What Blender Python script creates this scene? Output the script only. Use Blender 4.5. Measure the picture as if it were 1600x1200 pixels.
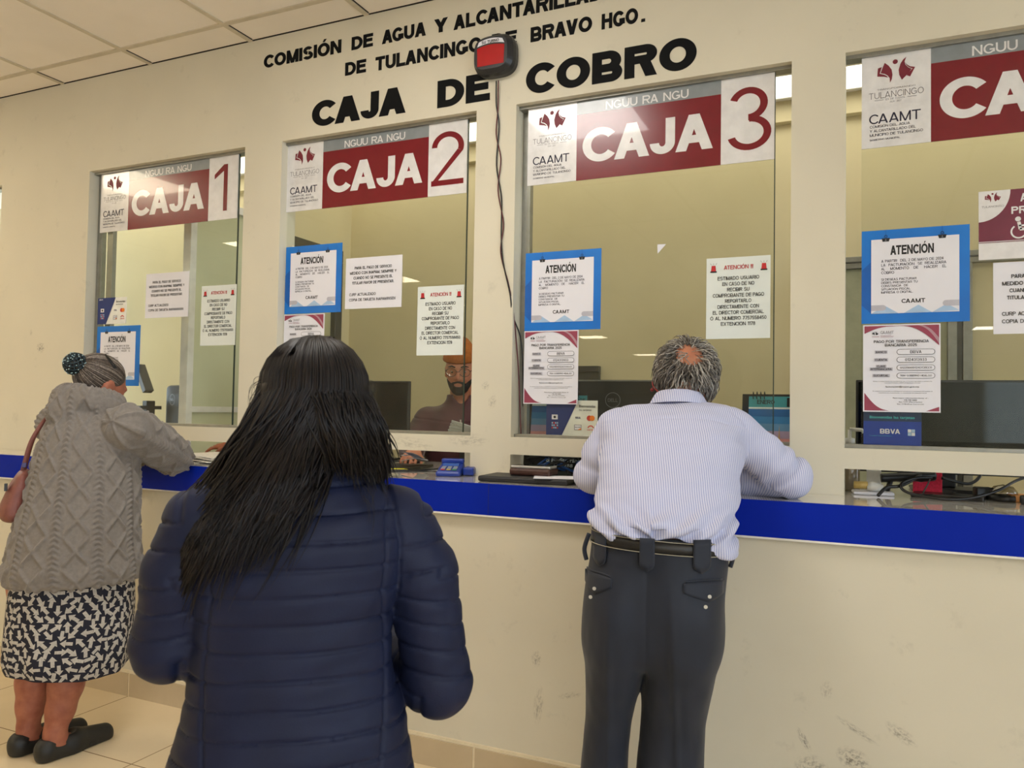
import bpy, math, random
import numpy as np
from mathutils import Vector, Matrix

for _o in list(bpy.data.objects):
    bpy.data.objects.remove(_o)
SC = bpy.context.scene
COL = SC.collection

# ---------------------------------------------------------------- camera
CAM_R = Vector((0.91204458, 0.40973422, 0.01710435))
CAM_U = Vector((-0.00216489, -0.03689755, 0.99931671))
CAM_F = Vector((-0.41008536, 0.91145841, 0.03276518))
cd = bpy.data.cameras.new('camera')
cam = bpy.data.objects.new('camera', cd)
COL.objects.link(cam)
cam.matrix_world = Matrix(((CAM_R.x, CAM_U.x, -CAM_F.x, 0.0), (CAM_R.y, CAM_U.y, -CAM_F.y, -2.71),
                           (CAM_R.z, CAM_U.z, -CAM_F.z, 1.24), (0, 0, 0, 1)))
cd.sensor_width = 36.0
cd.lens = 36.0 * 1230.0 / 1600.0
cd.clip_start = 0.02
cd.dof.use_dof = True
cd.dof.focus_distance = 2.9
cd.dof.aperture_fstop = 7.0
SC.camera = cam

# ---------------------------------------------------------------- world, exposure
SC.view_settings.view_transform = 'Standard'
SC.view_settings.look = 'None'
SC.view_settings.gamma = 1.0
SC.view_settings.use_curve_mapping = False
SC.view_settings.exposure = 0.24
W = bpy.data.worlds.new('sky')
SC.world = W
W.use_nodes = True
W.node_tree.nodes['Background'].inputs[0].default_value = (0.72, 0.86, 1.0, 1)
W.node_tree.nodes['Background'].inputs[1].default_value = 3.6

HALL_LAMP = 19.0      # emission of the hall's ceiling panels
OFFICE_LAMP = 2.3     # emission of the office's ceiling panels
HALL_LAMPS = [(-5.0, -1.35), (-5.65, -3.5), (-5.55, -5.65), (-5.55, -8.4), (-5.55, -11.1), (-5.55, -13.8), (-5.75, -19.3),
              (-1.45, -1.35), (2.1, -3.5), (2.1, -5.65), (2.1, -8.4), (2.1, -13.8)]   # the first seven are warm white; the right-hand row is unseen, added for light
OFFICE_LAMPS = [-5.6, -4.3, -3.0, -1.7, -0.4, 0.9]

# ---------------------------------------------------------------- helpers
def lin(c):
    out = []
    for v in c[:3]:
        v = v / 255.0
        out.append(v / 12.92 if v <= 0.04045 else ((v + 0.055) / 1.055) ** 2.4)
    return (out[0], out[1], out[2], 1.0)

class NT:
    def __init__(s, m):
        s.t = m.node_tree
    def n(s, typ, **kw):
        nd = s.t.nodes.new(typ)
        for k, v in kw.items():
            setattr(nd, k, v)
        return nd
    def l(s, a, b):
        s.t.links.new(a, b)
    def math(s, op, a, b=None, c=None):
        nd = s.n('ShaderNodeMath', operation=op)
        for i, v in enumerate((a, b, c)):
            if v is None:
                continue
            if isinstance(v, (int, float)):
                nd.inputs[i].default_value = v
            else:
                s.l(v, nd.inputs[i])
        return nd.outputs[0]
    def mixc(s, fac, a, b, blend='MIX'):
        nd = s.n('ShaderNodeMix', data_type='RGBA', blend_type=blend)
        for sock, v in ((nd.inputs[0], fac), (nd.inputs[6], a), (nd.inputs[7], b)):
            if isinstance(v, (int, float)):
                sock.default_value = v
            elif isinstance(v, tuple):
                sock.default_value = v
            else:
                s.l(v, sock)
        return nd.outputs[2]
    def noise(s, vec, scale, detail=4, rough=0.55):
        nd = s.n('ShaderNodeTexNoise')
        nd.inputs['Scale'].default_value = scale
        nd.inputs['Detail'].default_value = detail
        nd.inputs['Roughness'].default_value = rough
        if vec is not None:
            s.l(vec, nd.inputs['Vector'])
        return nd.outputs[0]
    def ramp(s, fac, p0, p1, c0=(0, 0, 0, 1), c1=(1, 1, 1, 1)):
        nd = s.n('ShaderNodeValToRGB')
        e = nd.color_ramp.elements
        e[0].position, e[1].position = p0, p1
        e[0].color, e[1].color = c0, c1
        s.l(fac, nd.inputs[0])
        return nd.outputs[0]

MATS = {}
def mat(name, rgb, rough=0.6, metal=0.0, spec=0.5, rgb2=None, nscale=20.0, bump=0.0, bscale=200.0, coat=0.0, sheen=0.0, stretch=None):
    """principled material; rgb2 gives a mottled second colour, bump a fine procedural grain"""
    if name in MATS:
        return MATS[name]
    m = bpy.data.materials.new(name)
    m.use_nodes = True
    t = NT(m)
    b = m.node_tree.nodes['Principled BSDF']
    b.inputs['Base Color'].default_value = lin(rgb)
    b.inputs['Roughness'].default_value = rough
    b.inputs['Metallic'].default_value = metal
    b.inputs['Specular IOR Level'].default_value = spec
    b.inputs['Coat Weight'].default_value = coat
    b.inputs['Sheen Weight'].default_value = sheen
    tc = t.n('ShaderNodeTexCoord').outputs['Object']
    if stretch:
        mp = t.n('ShaderNodeMapping')
        mp.inputs['Scale'].default_value = stretch
        t.l(tc, mp.inputs[0])
        tc = mp.outputs[0]
    if rgb2 is None:
        rgb2 = tuple(v * 0.94 for v in rgb)
    nz = t.noise(tc, nscale)
    f = t.ramp(nz, 0.35, 0.68)
    t.l(t.mixc(f, lin(rgb), lin(rgb2)), b.inputs['Base Color'])
    if bump:
        bn = t.n('ShaderNodeBump')
        bn.inputs['Strength'].default_value = bump
        bn.inputs['Distance'].default_value = 0.002
        t.l(t.noise(tc, bscale, 3), bn.inputs['Height'])
        t.l(bn.outputs[0], b.inputs['Normal'])
    MATS[name] = m
    return m

def emis(name, rgb, strength):
    if name in MATS:
        return MATS[name]
    m = bpy.data.materials.new(name)
    m.use_nodes = True
    b = m.node_tree.nodes['Principled BSDF']
    b.inputs['Base Color'].default_value = lin(rgb)
    b.inputs['Emission Color'].default_value = lin(rgb)
    b.inputs['Emission Strength'].default_value = strength
    MATS[name] = m
    return m

def glass_mat(name, tint=(248, 249, 246), refl=0.022):
    if name in MATS:
        return MATS[name]
    m = bpy.data.materials.new(name)
    m.use_nodes = True
    t = NT(m)
    m.node_tree.nodes.remove(m.node_tree.nodes['Principled BSDF'])
    out = m.node_tree.nodes['Material Output']
    tr = t.n('ShaderNodeBsdfTransparent')
    tr.inputs[0].default_value = lin(tint)
    gl = t.n('ShaderNodeBsdfGlossy')
    gl.inputs['Roughness'].default_value = 0.0
    gl.inputs[0].default_value = (1, 1, 1, 1)
    lw = t.n('ShaderNodeLayerWeight')
    lw.inputs[0].default_value = 0.5
    p = t.math('POWER', lw.outputs['Facing'], 5.0)
    fac = t.math('MULTIPLY_ADD', p, 1.0 - refl, refl)
    mx = t.n('ShaderNodeMixShader')
    t.l(fac, mx.inputs[0])
    t.l(tr.outputs[0], mx.inputs[1])
    t.l(gl.outputs[0], mx.inputs[2])
    t.l(mx.outputs[0], out.inputs[0])
    MATS[name] = m
    return m

def world_inv(o):
    M = Matrix.Identity(4)
    while o is not None:
        M = o.matrix_basis @ M
        o = o.parent
    return M.inverted()

def tag(o, label=None, cat=None, group=None, kind=None):
    if label: o['label'] = label
    if cat: o['category'] = cat
    if group: o['group'] = group
    if kind: o['kind'] = kind
    return o

def thing(name, label, cat, loc=(0, 0, 0), rotz=0.0, group=None):
    o = bpy.data.objects.new(name, None)
    o.empty_display_size = 0.05
    COL.objects.link(o)
    o.location = loc
    o.rotation_euler = (0, 0, rotz)
    return tag(o, label, cat, group)

def dup(root, loc, label=None):
    """a copy of a thing with copies of its parts and sub-parts"""
    r = root.copy(); COL.objects.link(r); r.location = loc
    if label: r['label'] = label
    for ch in list(root.children):
        c = ch.copy(); COL.objects.link(c); c.parent = r
        for g in list(ch.children):
            d = g.copy(); COL.objects.link(d); d.parent = c
    return r

_TXT = {}
def text_mesh(body, bold):
    key = (body, bold)
    if key not in _TXT:
        cu = bpy.data.curves.new('t', 'FONT')
        cu.body = body
        cu.offset = bold
        cu.resolution_u = 3
        o = bpy.data.objects.new('t', cu)
        me = bpy.data.meshes.new_from_object(o)
        n = len(me.vertices)
        co = np.empty(n * 3); me.vertices.foreach_get('co', co)
        _TXT[key] = (co.reshape(-1, 3), [tuple(p.vertices) for p in me.polygons])
        bpy.data.objects.remove(o); bpy.data.meshes.remove(me); bpy.data.curves.remove(cu)
    return _TXT[key]

class MB:
    def __init__(s):
        s.v, s.f, s.m = [], [], []
    def add(s, verts, faces, mi=0):
        k = len(s.v)
        s.v.extend([tuple(p) for p in verts])
        s.f.extend([tuple(i + k for i in f) for f in faces])
        s.m.extend([mi] * len(faces))
    def box(s, x0, x1, y0, y1, z0, z1, mi=0):
        s.add([(x0, y0, z0), (x1, y0, z0), (x1, y1, z0), (x0, y1, z0), (x0, y0, z1), (x1, y0, z1), (x1, y1, z1), (x0, y1, z1)],
              [(0, 3, 2, 1), (4, 5, 6, 7), (0, 1, 5, 4), (1, 2, 6, 5), (2, 3, 7, 6), (3, 0, 4, 7)], mi)
    def rect(s, x0, x1, z0, z1, y, mi=0):
        s.add([(x0, y, z0), (x1, y, z0), (x1, y, z1), (x0, y, z1)], [(0, 1, 2, 3)], mi)
    def poly(s, pts, y, mi=0):
        """outline in the XZ plane facing -Y"""
        a = sum(pts[i][0] * pts[(i + 1) % len(pts)][1] - pts[(i + 1) % len(pts)][0] * pts[i][1] for i in range(len(pts)))
        if a < 0: pts = pts[::-1]
        s.add([(p[0], y, p[1]) for p in pts], [tuple(range(len(pts)))], mi)
    def prism(s, pts, y0, y1, mi=0):
        a = sum(pts[i][0] * pts[(i + 1) % len(pts)][1] - pts[(i + 1) % len(pts)][0] * pts[i][1] for i in range(len(pts)))
        if a < 0: pts = pts[::-1]
        n = len(pts)
        s.add([(p[0], y0, p[1]) for p in pts] + [(p[0], y1, p[1]) for p in pts],
              [tuple(range(n)), tuple(range(2 * n - 1, n - 1, -1))] + [(i, i + n, (i + 1) % n + n, (i + 1) % n) for i in range(n)], mi)
    def disc(s, x, z, r, y, mi=0, n=20, rz=None):
        rz = rz or r
        s.poly([(x + r * math.cos(2 * math.pi * i / n), z + rz * math.sin(2 * math.pi * i / n)) for i in range(n)], y, mi)
    def ring(s, x, z, r0, r1, y, mi=0, n=32, a0=0, a1=360):
        for i in range(n):
            t0, t1 = [math.radians(a0 + (a1 - a0) * k / n) for k in (i, i + 1)]
            s.poly([(x + r0 * math.cos(t0), z + r0 * math.sin(t0)), (x + r1 * math.cos(t0), z + r1 * math.sin(t0)),
                    (x + r1 * math.cos(t1), z + r1 * math.sin(t1)), (x + r0 * math.cos(t1), z + r0 * math.sin(t1))], y, mi)
    def line(s, a, b, w, y, mi=0):
        dx, dz = b[0] - a[0], b[1] - a[1]
        L = math.hypot(dx, dz) or 1e-9
        nx, nz = -dz / L * w / 2, dx / L * w / 2
        s.poly([(a[0] + nx, a[1] + nz), (b[0] + nx, b[1] + nz), (b[0] - nx, b[1] - nz), (a[0] - nx, a[1] - nz)], y, mi)
    def tube(s, pts, r, mi=0, n=8):
        P = [Vector(p) for p in pts]
        R = r if isinstance(r, (list, tuple)) else [r] * len(P)
        vs, fs = [], []
        up = None
        for i, p in enumerate(P):
            t = (P[min(i + 1, len(P) - 1)] - P[max(i - 1, 0)]).normalized()
            if up is None:
                up = t.orthogonal().normalized()
            up = (up - t * up.dot(t))
            up = up.normalized() if up.length > 1e-6 else t.orthogonal().normalized()
            sd = t.cross(up)
            for k in range(n):
                a = 2 * math.pi * k / n
                vs.append(p + (up * math.cos(a) + sd * math.sin(a)) * R[i])
        for i in range(len(P) - 1):
            for k in range(n):
                fs.append((i * n + k, i * n + (k + 1) % n, (i + 1) * n + (k + 1) % n, (i + 1) * n + k))
        fs.append(tuple(range(n))[::-1])
        fs.append(tuple(range((len(P) - 1) * n, len(P) * n)))
        s.add(vs, fs, mi)
    def lathe(s, prof, c, mi=0, n=24):
        """profile of (radius, height) about the vertical through c"""
        vs, fs = [], []
        for r, z in prof:
            for k in range(n):
                a = 2 * math.pi * k / n
                vs.append((c[0] + r * math.cos(a), c[1] + r * math.sin(a), c[2] + z))
        for i in range(len(prof) - 1):
            for k in range(n):
                fs.append((i * n + k, i * n + (k + 1) % n, (i + 1) * n + (k + 1) % n, (i + 1) * n + k))
        fs.append(tuple(range(n))[::-1])
        fs.append(tuple(range((len(prof) - 1) * n, len(prof) * n)))
        s.add(vs, fs, mi)
    def text(s, body, x0, x1, z0, z1, y, mi=0, bold=0.0, thick=0.0):
        """lettering in the XZ plane facing -Y, fitted to the box x0..x1, z0..z1"""
        co, fs = text_mesh(body, bold)
        if not len(co): return
        mn, mx = co.min(0), co.max(0)
        k = (x1 - x0) / max(mx[0] - mn[0], 1e-6)
        kz = (z1 - z0) / max(mx[1] - mn[1], 1e-6)
        vs = [(x0 + (p[0] - mn[0]) * k, y, z0 + (p[1] - mn[1]) * kz) for p in co]
        s.add(vs, fs, mi)
        if thick:
            from collections import Counter
            ec = Counter()
            for f in fs:
                for i in range(len(f)):
                    ec[(f[i], f[(i + 1) % len(f)])] += 1
            nv = len(vs)
            side = [(b, a, a + nv, b + nv) for (a, b) in ec if (b, a) not in ec]
            s.add(vs + [(p[0], y + thick, p[2]) for p in vs], side, mi)
    def para(s, lines, x0, ztop, h, pitch, y, mi=0, bold=0.0, width=None, align='l', xc=None, wscale=0.62):
        """a block of small lines of capitals of height h"""
        for i, ln in enumerate(lines):
            if not ln: continue
            w = len(ln) * h * wscale
            if width and align == 'j': w = width
            if width: w = min(w, width)
            xs = x0 if align in 'lj' else xc - w / 2
            z = ztop - i * pitch - h
            s.text(ln, xs, xs + w, z, z + h, y, mi, bold)
    def build(s, name, mats, parent=None, smooth=False, bevel=0.0, local=False, sub=0):
        me = bpy.data.meshes.new(name)
        vs = s.v
        if parent is not None and not local:
            Mi = world_inv(parent)
            vs = [tuple(Mi @ Vector(p)) for p in vs]
        me.from_pydata(vs, [], s.f)
        for m in (mats if isinstance(mats, (list, tuple)) else [mats]):
            me.materials.append(m)
        me.polygons.foreach_set('material_index', s.m)
        if smooth:
            me.polygons.foreach_set('use_smooth', [True] * len(s.f))
        me.update()
        o = bpy.data.objects.new(name, me)
        COL.objects.link(o)
        if parent is not None:
            o.parent = parent
        if bevel:
            b = o.modifiers.new('bevel', 'BEVEL')
            b.width = bevel; b.segments = 2; b.limit_method = 'ANGLE'
        if sub:
            b = o.modifiers.new('sub', 'SUBSURF'); b.levels = sub; b.render_levels = sub
        return o

def struct(name, mb, mats, parent=None, **kw):
    o = mb.build(name, mats, parent, **kw)
    if parent is None:
        o['kind'] = 'structure'
    return o
# ---------------------------------------------------------------- a plain sans alphabet drawn from bars and arcs
GW = {'A': .98, 'B': .92, 'C': .94, 'D': .96, 'E': .84, 'F': .80, 'G': 1.02, 'H': .92, 'I': .0, 'J': .68, 'K': .96, 'L': .80, 'M': 1.08, 'N': .94,
      'O': 1.06, 'P': .88, 'Q': 1.06, 'R': .96, 'S': .90, 'T': .88, 'U': .92, 'V': .94, 'W': 1.34, 'X': .94, 'Y': .94, 'Z': .84,
      '0': .72, '1': .40, '2': .70, '3': .70, '4': .76, '5': .70, '6': .70, '7': .70, '8': .70, '9': .70, '.': 0, ',': 0, '!': 0, '-': .40, '/': .36, ' ': .30}
_AC = {'\u00d3': 'O', '\u00c1': 'A', '\u00cd': 'I', '\u00c9': 'E', '\u00da': 'U'}
def glyph(ch, w):
    """polygons of one capital of height 1 with stem width w, and its width"""
    h = w * .84
    base = _AC.get(ch, ch)
    W = max(GW[base], 0) or w
    P = []
    def bar(x0, x1, z0, z1): P.append([(x0, z0), (x1, z0), (x1, z1), (x0, z1)])
    def dia(x0, z0, x1, z1, t=None):
        t = t or w * 1.12
        P.append([(x0, z0), (x0 + t, z0), (x1 + t, z1), (x1, z1)])
    def arc(cx, cz, rx, rz, a0, a1, n=20):
        for i in range(n):
            q = []
            for k, (ax, az) in ((i, (rx, rz)), (i + 1, (rx, rz)), (i + 1, (rx - w, rz - h)), (i, (rx - w, rz - h))):
                t = math.radians(a0 + (a1 - a0) * k / n)
                q.append((cx + ax * math.cos(t), cz + az * math.sin(t)))
            P.append(q)
    d = w * 1.12
    if base == 'A':
        dia(0, 0, W / 2 - d / 2, 1); dia(W - d, 0, W / 2 - d / 2, 1); bar(W * .2, W * .8, .21, .21 + h)
    elif base in 'BPR':
        bar(0, w, 0, 1)
        b = .46 if base == 'B' else .42
        rz = (1 - b + h / 2) / 2 if base == 'B' else (1 - b) / 2
        cz = 1 - rz; rx = min(W * .48, rz * 1.15); x = W * (.96 if base == 'B' else 1) - rx
        bar(w, x, 1 - h, 1); bar(w, x, 1 - 2 * rz, 1 - 2 * rz + h); arc(x, cz, rx, rz, -90, 90)
        if base == 'B':
            r2 = (b + h / 2) / 2; x2 = W - min(W * .5, r2 * 1.15)
            bar(w, x2, 0, h); bar(w, x2, 2 * r2 - h, 2 * r2); arc(x2, r2, W - x2, r2, -90, 90)
        if base == 'R': dia(W - d, 0, W * .42, 1 - 2 * rz + h * .5)
    elif base == 'C':
        rx = W / 1.788
        arc(rx, .5, rx, .5, 38, 322, 36)
    elif base == 'G':
        arc(W / 2, .5, W / 2, .5, 38, 325, 36); bar(W - w, W, .14, .5); bar(W * .54, W, .5 - h, .5)
    elif base in 'OQ0':
        arc(W / 2, .5, W / 2, .5, 0, 360, 44)
        if base == 'Q': dia(W - d, -.06, W * .52, .26)
    elif base == 'D':
        x = W * .42
        bar(0, w, 0, 1); bar(w, x, 0, h); bar(w, x, 1 - h, 1); arc(x, .5, W - x, .5, -90, 90, 26)
    elif base in 'EF':
        bar(0, w, 0, 1); bar(w, W, 1 - h, 1); bar(w, W * .93, .53 - h / 2, .53 + h / 2)
        if base == 'E': bar(w, W, 0, h)
    elif base == 'H': bar(0, w, 0, 1); bar(W - w, W, 0, 1); bar(w, W - w, .53 - h / 2, .53 + h / 2)
    elif base == 'I': bar(0, w, 0, 1)
    elif base == 'J':
        bar(W - w, W, .32, 1); arc(W / 2, .32, W / 2, .32, 180, 360)
    elif base == 'K': bar(0, w, 0, 1); dia(w * .6, .32, W - d, 1); dia(W - d, 0, W * .32, .62)
    elif base == 'L': bar(0, w, 0, 1); bar(w, W, 0, h)
    elif base == 'M':
        bar(0, w, 0, 1); bar(W - w, W, 0, 1); dia(W / 2 - w * .5, 0, 0, 1, w); dia(W / 2 - w * .5, 0, W - w, 1, w)
    elif base == 'N': bar(0, w, 0, 1); bar(W - w, W, 0, 1); dia(W - w, 0, 0, 1, w)
    elif base == 'S':
        r = (.5 + h / 2) / 2
        arc(W * .49, 1 - r, W * .46, r, 28, 262, 24); arc(W * .5, r, W * .5, r, 82, -155, 24)
    elif base == 'T': bar(0, W, 1 - h, 1); bar(W / 2 - w / 2, W / 2 + w / 2, 0, 1 - h)
    elif base == 'U':
        bar(0, w, .38, 1); bar(W - w, W, .38, 1); arc(W / 2, .38, W / 2, .38, 180, 360)
    elif base == 'V': dia(W / 2 - d / 2, 0, 0, 1); dia(W / 2 - d / 2, 0, W - d, 1)
    elif base == 'W':
        q = W / 4
        dia(q - d / 2, 0, 0, 1); dia(q - d / 2, 0, 2 * q - d / 2, 1); dia(3 * q - d / 2, 0, 2 * q - d / 2, 1); dia(3 * q - d / 2, 0, W - d, 1)
    elif base == 'X': dia(0, 0, W - d, 1); dia(W - d, 0, 0, 1)
    elif base == 'Y': bar(W / 2 - w / 2, W / 2 + w / 2, 0, .44); dia(W / 2 - d / 2, .40, 0, 1); dia(W / 2 - d / 2, .40, W - d, 1)
    elif base == 'Z': bar(0, W, 0, h); bar(0, W, 1 - h, 1); dia(0, h * .9, W - d, 1 - h * .9)
    elif base == '1': bar(W - w, W, 0, 1); P.append([(0, .70), (W - w, .86), (W - w, 1), (W - w * .8, 1), (0, .70 + h)])
    elif base == '2':
        r = .29
        arc(W / 2, 1 - r, W / 2, r, 178, -18, 24)
        x, z = W / 2 + W / 2 * math.cos(math.radians(-18)), 1 - r + r * math.sin(math.radians(-18))
        P.append([(0, h * .6), (w * 1.2, h * .9), (x, z), (x - w, z + h * .3)]); bar(0, W, 0, h)
    elif base == '3':
        r = (.5 + h / 2) / 2
        arc(W * .48, 1 - r + .01, W * .44, r - .01, 160, -90, 24); arc(W * .5, r, W * .5, r, 90, -165, 24)
    elif base == '4': bar(W * .62, W * .62 + w, 0, 1); bar(0, W, .22, .22 + h); dia(0, .22 + h * .6, W * .62 - w * .2, 1, w)
    elif base == '5':
        arc(W / 2, .33, W / 2, .33, 140, -155, 26); bar(w * .5, W * .94, 1 - h, 1); P.append([(0, .42), (w, .48), (w * 1.5, 1), (w * .5, 1)])
    elif base in '69':
        Q = len(P)
        arc(W / 2, .33, W / 2, .33, 0, 360, 30); arc(W / 2 + w * .1, .5, W / 2 + w * .1, .5, 50, 190, 18)
        if base == '9':
            P[Q:] = [[(W - x, 1 - z) for x, z in p] for p in P[Q:]]
    elif base == '7': bar(0, W, 1 - h, 1); dia(W * .2, 0, W - d, 1 - h * .5)
    elif base == '8':
        r = (.5 + h / 2) / 2
        arc(W / 2, 1 - r, W * .44, r, 0, 360, 28); arc(W / 2, r, W * .5, r, 0, 360, 28)
    elif base == '.': bar(0, w, 0, w)
    elif base == ',': P.append([(0, 0), (w * .4, -.16), (w * .8, -.16), (w, w * .9), (0, w * .9)])
    elif base == '!': bar(0, w, 0, w); P.append([(w * .15, w * 1.4), (w * .85, w * 1.4), (w, 1), (0, 1)])
    elif base == '-': bar(0, W, .40 - h / 2, .40 + h / 2)
    elif base == '/': dia(0, 0, W - w * .6, 1, w * .6)
    if ch in _AC:
        c = W / 2
        P.append([(c - w * .35, 1.07), (c + w * .25, 1.07), (c + w * .85, 1.28), (c + w * .05, 1.28)])
    return P, W

def caps(mb, body, x0, x1, z0, z1, y, mi=0, w=.17, thick=0.0, gap=None):
    """a line of capitals; z0..z1 is the cap height, x0..x1 the full width"""
    gap = (.065 if w > .25 else .09 if w > .15 else .17) if gap is None else gap
    out, x = [], 0.0
    for i, ch in enumerate(body):
        if ch == ' ':
            x += .64 if w > .15 else .72
            continue
        P, W = glyph(ch, w)
        k = gap
        if i and body[i - 1] != ' ':
            a, b = body[i - 1], ch
            if a + b in ('AV', 'VA', 'LT', 'TA', 'AT', 'LA', 'RA', 'CA', 'AJ', 'JA', 'AY', 'DA', 'AC', 'AG', 'GA', 'PA', 'FA', 'KA'): k = gap * (-.35 if 'A' in a + b and a + b not in ('JA', 'AJ', 'RA', 'LA') else .2)
            x += k
        out += [[(p[0] + x, p[1]) for p in q] for q in P]
        x += W
    k, kz = (x1 - x0) / x, z1 - z0
    for n_, q in enumerate(out):
        q = [(x0 + a * k, z0 + b * kz) for a, b in q]
        yo = y - 6e-6 * (n_ % 40)
        if thick:
            mb.prism(q, yo, y + thick, mi)
        else:
            mb.poly(q, yo, mi)

_old_text = MB.text
def _text(s, body, x0, x1, z0, z1, y, mi=0, bold=0.0, thick=0.0):
    if all(c in GW or c in _AC for c in body):
        z = z1
        if any(c in _AC for c in body): z = z0 + (z1 - z0) / 1.28
        caps(s, body, x0, x1, z0, z, y, mi, min(max(.128 + bold * 4.2, .06), .30), thick)
    else:
        _old_text(s, body, x0, x1, z0, z1, y, mi, bold, thick)
MB.text = _text
# ================================================================ setting
CEIL = 2.89
CT = 0.987            # top of the counter
GY = 0.043            # plane of the glazing
OPEN = [(-3.577, -2.562), (-2.351, -1.391), (-1.221, -0.226), (-0.062, 0.955)]
ZB, ZT = 1.137, 2.407  # window openings
SL = 1.072            # top of the pay slots

def wall_paint(name, rgb, smudges=()):
    m = bpy.data.materials.new(name)
    m.use_nodes = True
    t = NT(m)
    b = m.node_tree.nodes['Principled BSDF']
    b.inputs['Roughness'].default_value = 0.55
    b.inputs['Specular IOR Level'].default_value = 0.3
    tc = t.n('ShaderNodeTexCoord').outputs['Object']
    c = t.mixc(t.ramp(t.noise(tc, 1.7, 3), 0.35, 0.7), lin(rgb), lin(tuple(v * 0.965 for v in rgb)))
    c = t.mixc(t.ramp(t.noise(tc, 9.0, 6, 0.7), 0.60, 0.80), c, lin(tuple(v * 0.90 for v in rgb)))
    for (x, z, rx, rz, ang, amt) in smudges:
        mp = t.n('ShaderNodeMapping')
        mp.vector_type = 'TEXTURE'
        mp.inputs['Location'].default_value = (x, 0, z)
        mp.inputs['Rotation'].default_value = (0, math.radians(ang), 0)
        mp.inputs['Scale'].default_value = (rx, 1000, rz)
        t.l(tc, mp.inputs[0])
        ln = t.n('ShaderNodeVectorMath', operation='LENGTH')
        t.l(mp.outputs[0], ln.inputs[0])
        f = t.ramp(ln.outputs['Value'], 0.35, 1.0, (1, 1, 1, 1), (0, 0, 0, 1))
        nz = t.ramp(t.noise(mp.outputs[0], 3.2, 6, 0.75), 0.46, 0.60)
        c = t.mixc(t.math('MULTIPLY', t.math('MULTIPLY', f, nz), amt), c, lin((96, 88, 78)))
    t.l(c, b.inputs['Base Color'])
    bn = t.n('ShaderNodeBump'); bn.inputs['Strength'].default_value = 0.12; bn.inputs['Distance'].default_value = 0.004
    t.l(t.noise(tc, 35.0, 5), bn.inputs['Height']); t.l(bn.outputs[0], b.inputs['Normal'])
    MATS[name] = m
    return m

CREAM = (214, 207, 187)
M_WALL = wall_paint('cream_wall_paint', CREAM, [(-3.90, 1.52, .035, .03, 20, .9), (-3.98, 1.60, .012, .02, 0, .5), (-1.30, 1.27, .02, .03, 10, .5),
                    (-1.33, 1.33, .02, .02, 0, .5), (-1.40, 1.12, .10, .03, 0, .35), (-1.65, 1.10, .12, .03, 10, .3), (-2.0, 1.10, .10, .03, 10, .35)])
M_COUNTER = wall_paint('cream_counter_paint', CREAM, [(-0.03, .28, .05, .035, 20, .8), (-0.02, .20, .035, .07, 25, .75), (.01, .15, .05, .05, -20, .8), (.12, .245, .05, .03, 30, .9),
                       (.11, .14, .06, .04, 15, .95), (-.14, .235, .05, .04, -10, .7), (-.16, .31, .012, .04, -30, .8), (.09, .37, .05, .02, 35, .6), (-.98, .27, .02, .07, 5, .5),
                       (-.99, .42, .02, .03, 0, .6), (-.80, .45, .03, .03, 0, .5), (-.87, .32, .05, .012, -15, .4), (-.02, .36, .07, .012, 30, .55), (-.1, .46, .02, .03, 0, .35)])
M_OFFICE = mat('yellow_office_paint', (222, 210, 172), 0.6, rgb2=(214, 202, 164), nscale=2.0)
M_ALU = mat('aluminium', (158, 158, 152), 0.38, metal=0.75, rgb2=(146, 146, 140), nscale=30)
M_DALU = mat('dark_aluminium', (92, 92, 88), 0.4, metal=0.6)
M_WHITE = mat('white_enamel', (235, 233, 226), 0.4)
M_BLACK = mat('black_plastic', (22, 22, 24), 0.38)
M_GLASS = glass_mat('window_glass')

# floor: square glazed tiles with thin grout lines
def tile_floor():
    m = bpy.data.materials.new('beige_floor_tiles'); m.use_nodes = True
    t = NT(m); b = m.node_tree.nodes['Principled BSDF']
    b.inputs['Roughness'].default_value = 0.22; b.inputs['Specular IOR Level'].default_value = 0.4
    tc = t.n('ShaderNodeTexCoord').outputs['Object']
    sp = t.n('ShaderNodeSeparateXYZ'); t.l(tc, sp.inputs[0])
    g = []
    for ax, off in (('X', 2.847), ('Y', 0.731)):
        fr = t.math('FRACT', t.math('DIVIDE', t.math('ADD', sp.outputs[ax], off + 54.6), 0.546))
        d = t.math('ABSOLUTE', t.math('SUBTRACT', fr, 0.5))
        g.append(t.math('GREATER_THAN', d, 0.4962))
    gr = t.math('MAXIMUM', g[0], g[1])
    c = t.mixc(t.ramp(t.noise(tc, 2.2, 4), 0.3, 0.7), lin((232, 214, 180)), lin((222, 202, 166)))
    c = t.mixc(t.ramp(t.noise(tc, 30, 6, 0.8), 0.62, 0.8), c, lin((196, 170, 132)))
    t.l(t.mixc(gr, c, lin((128, 102, 74))), b.inputs['Base Color'])
    bn = t.n('ShaderNodeBump'); bn.inputs['Strength'].default_value = 0.4; bn.inputs['Distance'].default_value = 0.002
    t.l(t.math('SUBTRACT', 1.0, gr), bn.inputs['Height']); t.l(bn.outputs[0], b.inputs['Normal'])
    return m
mb = MB(); mb.box(-7.5, 5.0, -21, 1.8, -0.12, 0.0)
struct('floor', mb, tile_floor())

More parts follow.
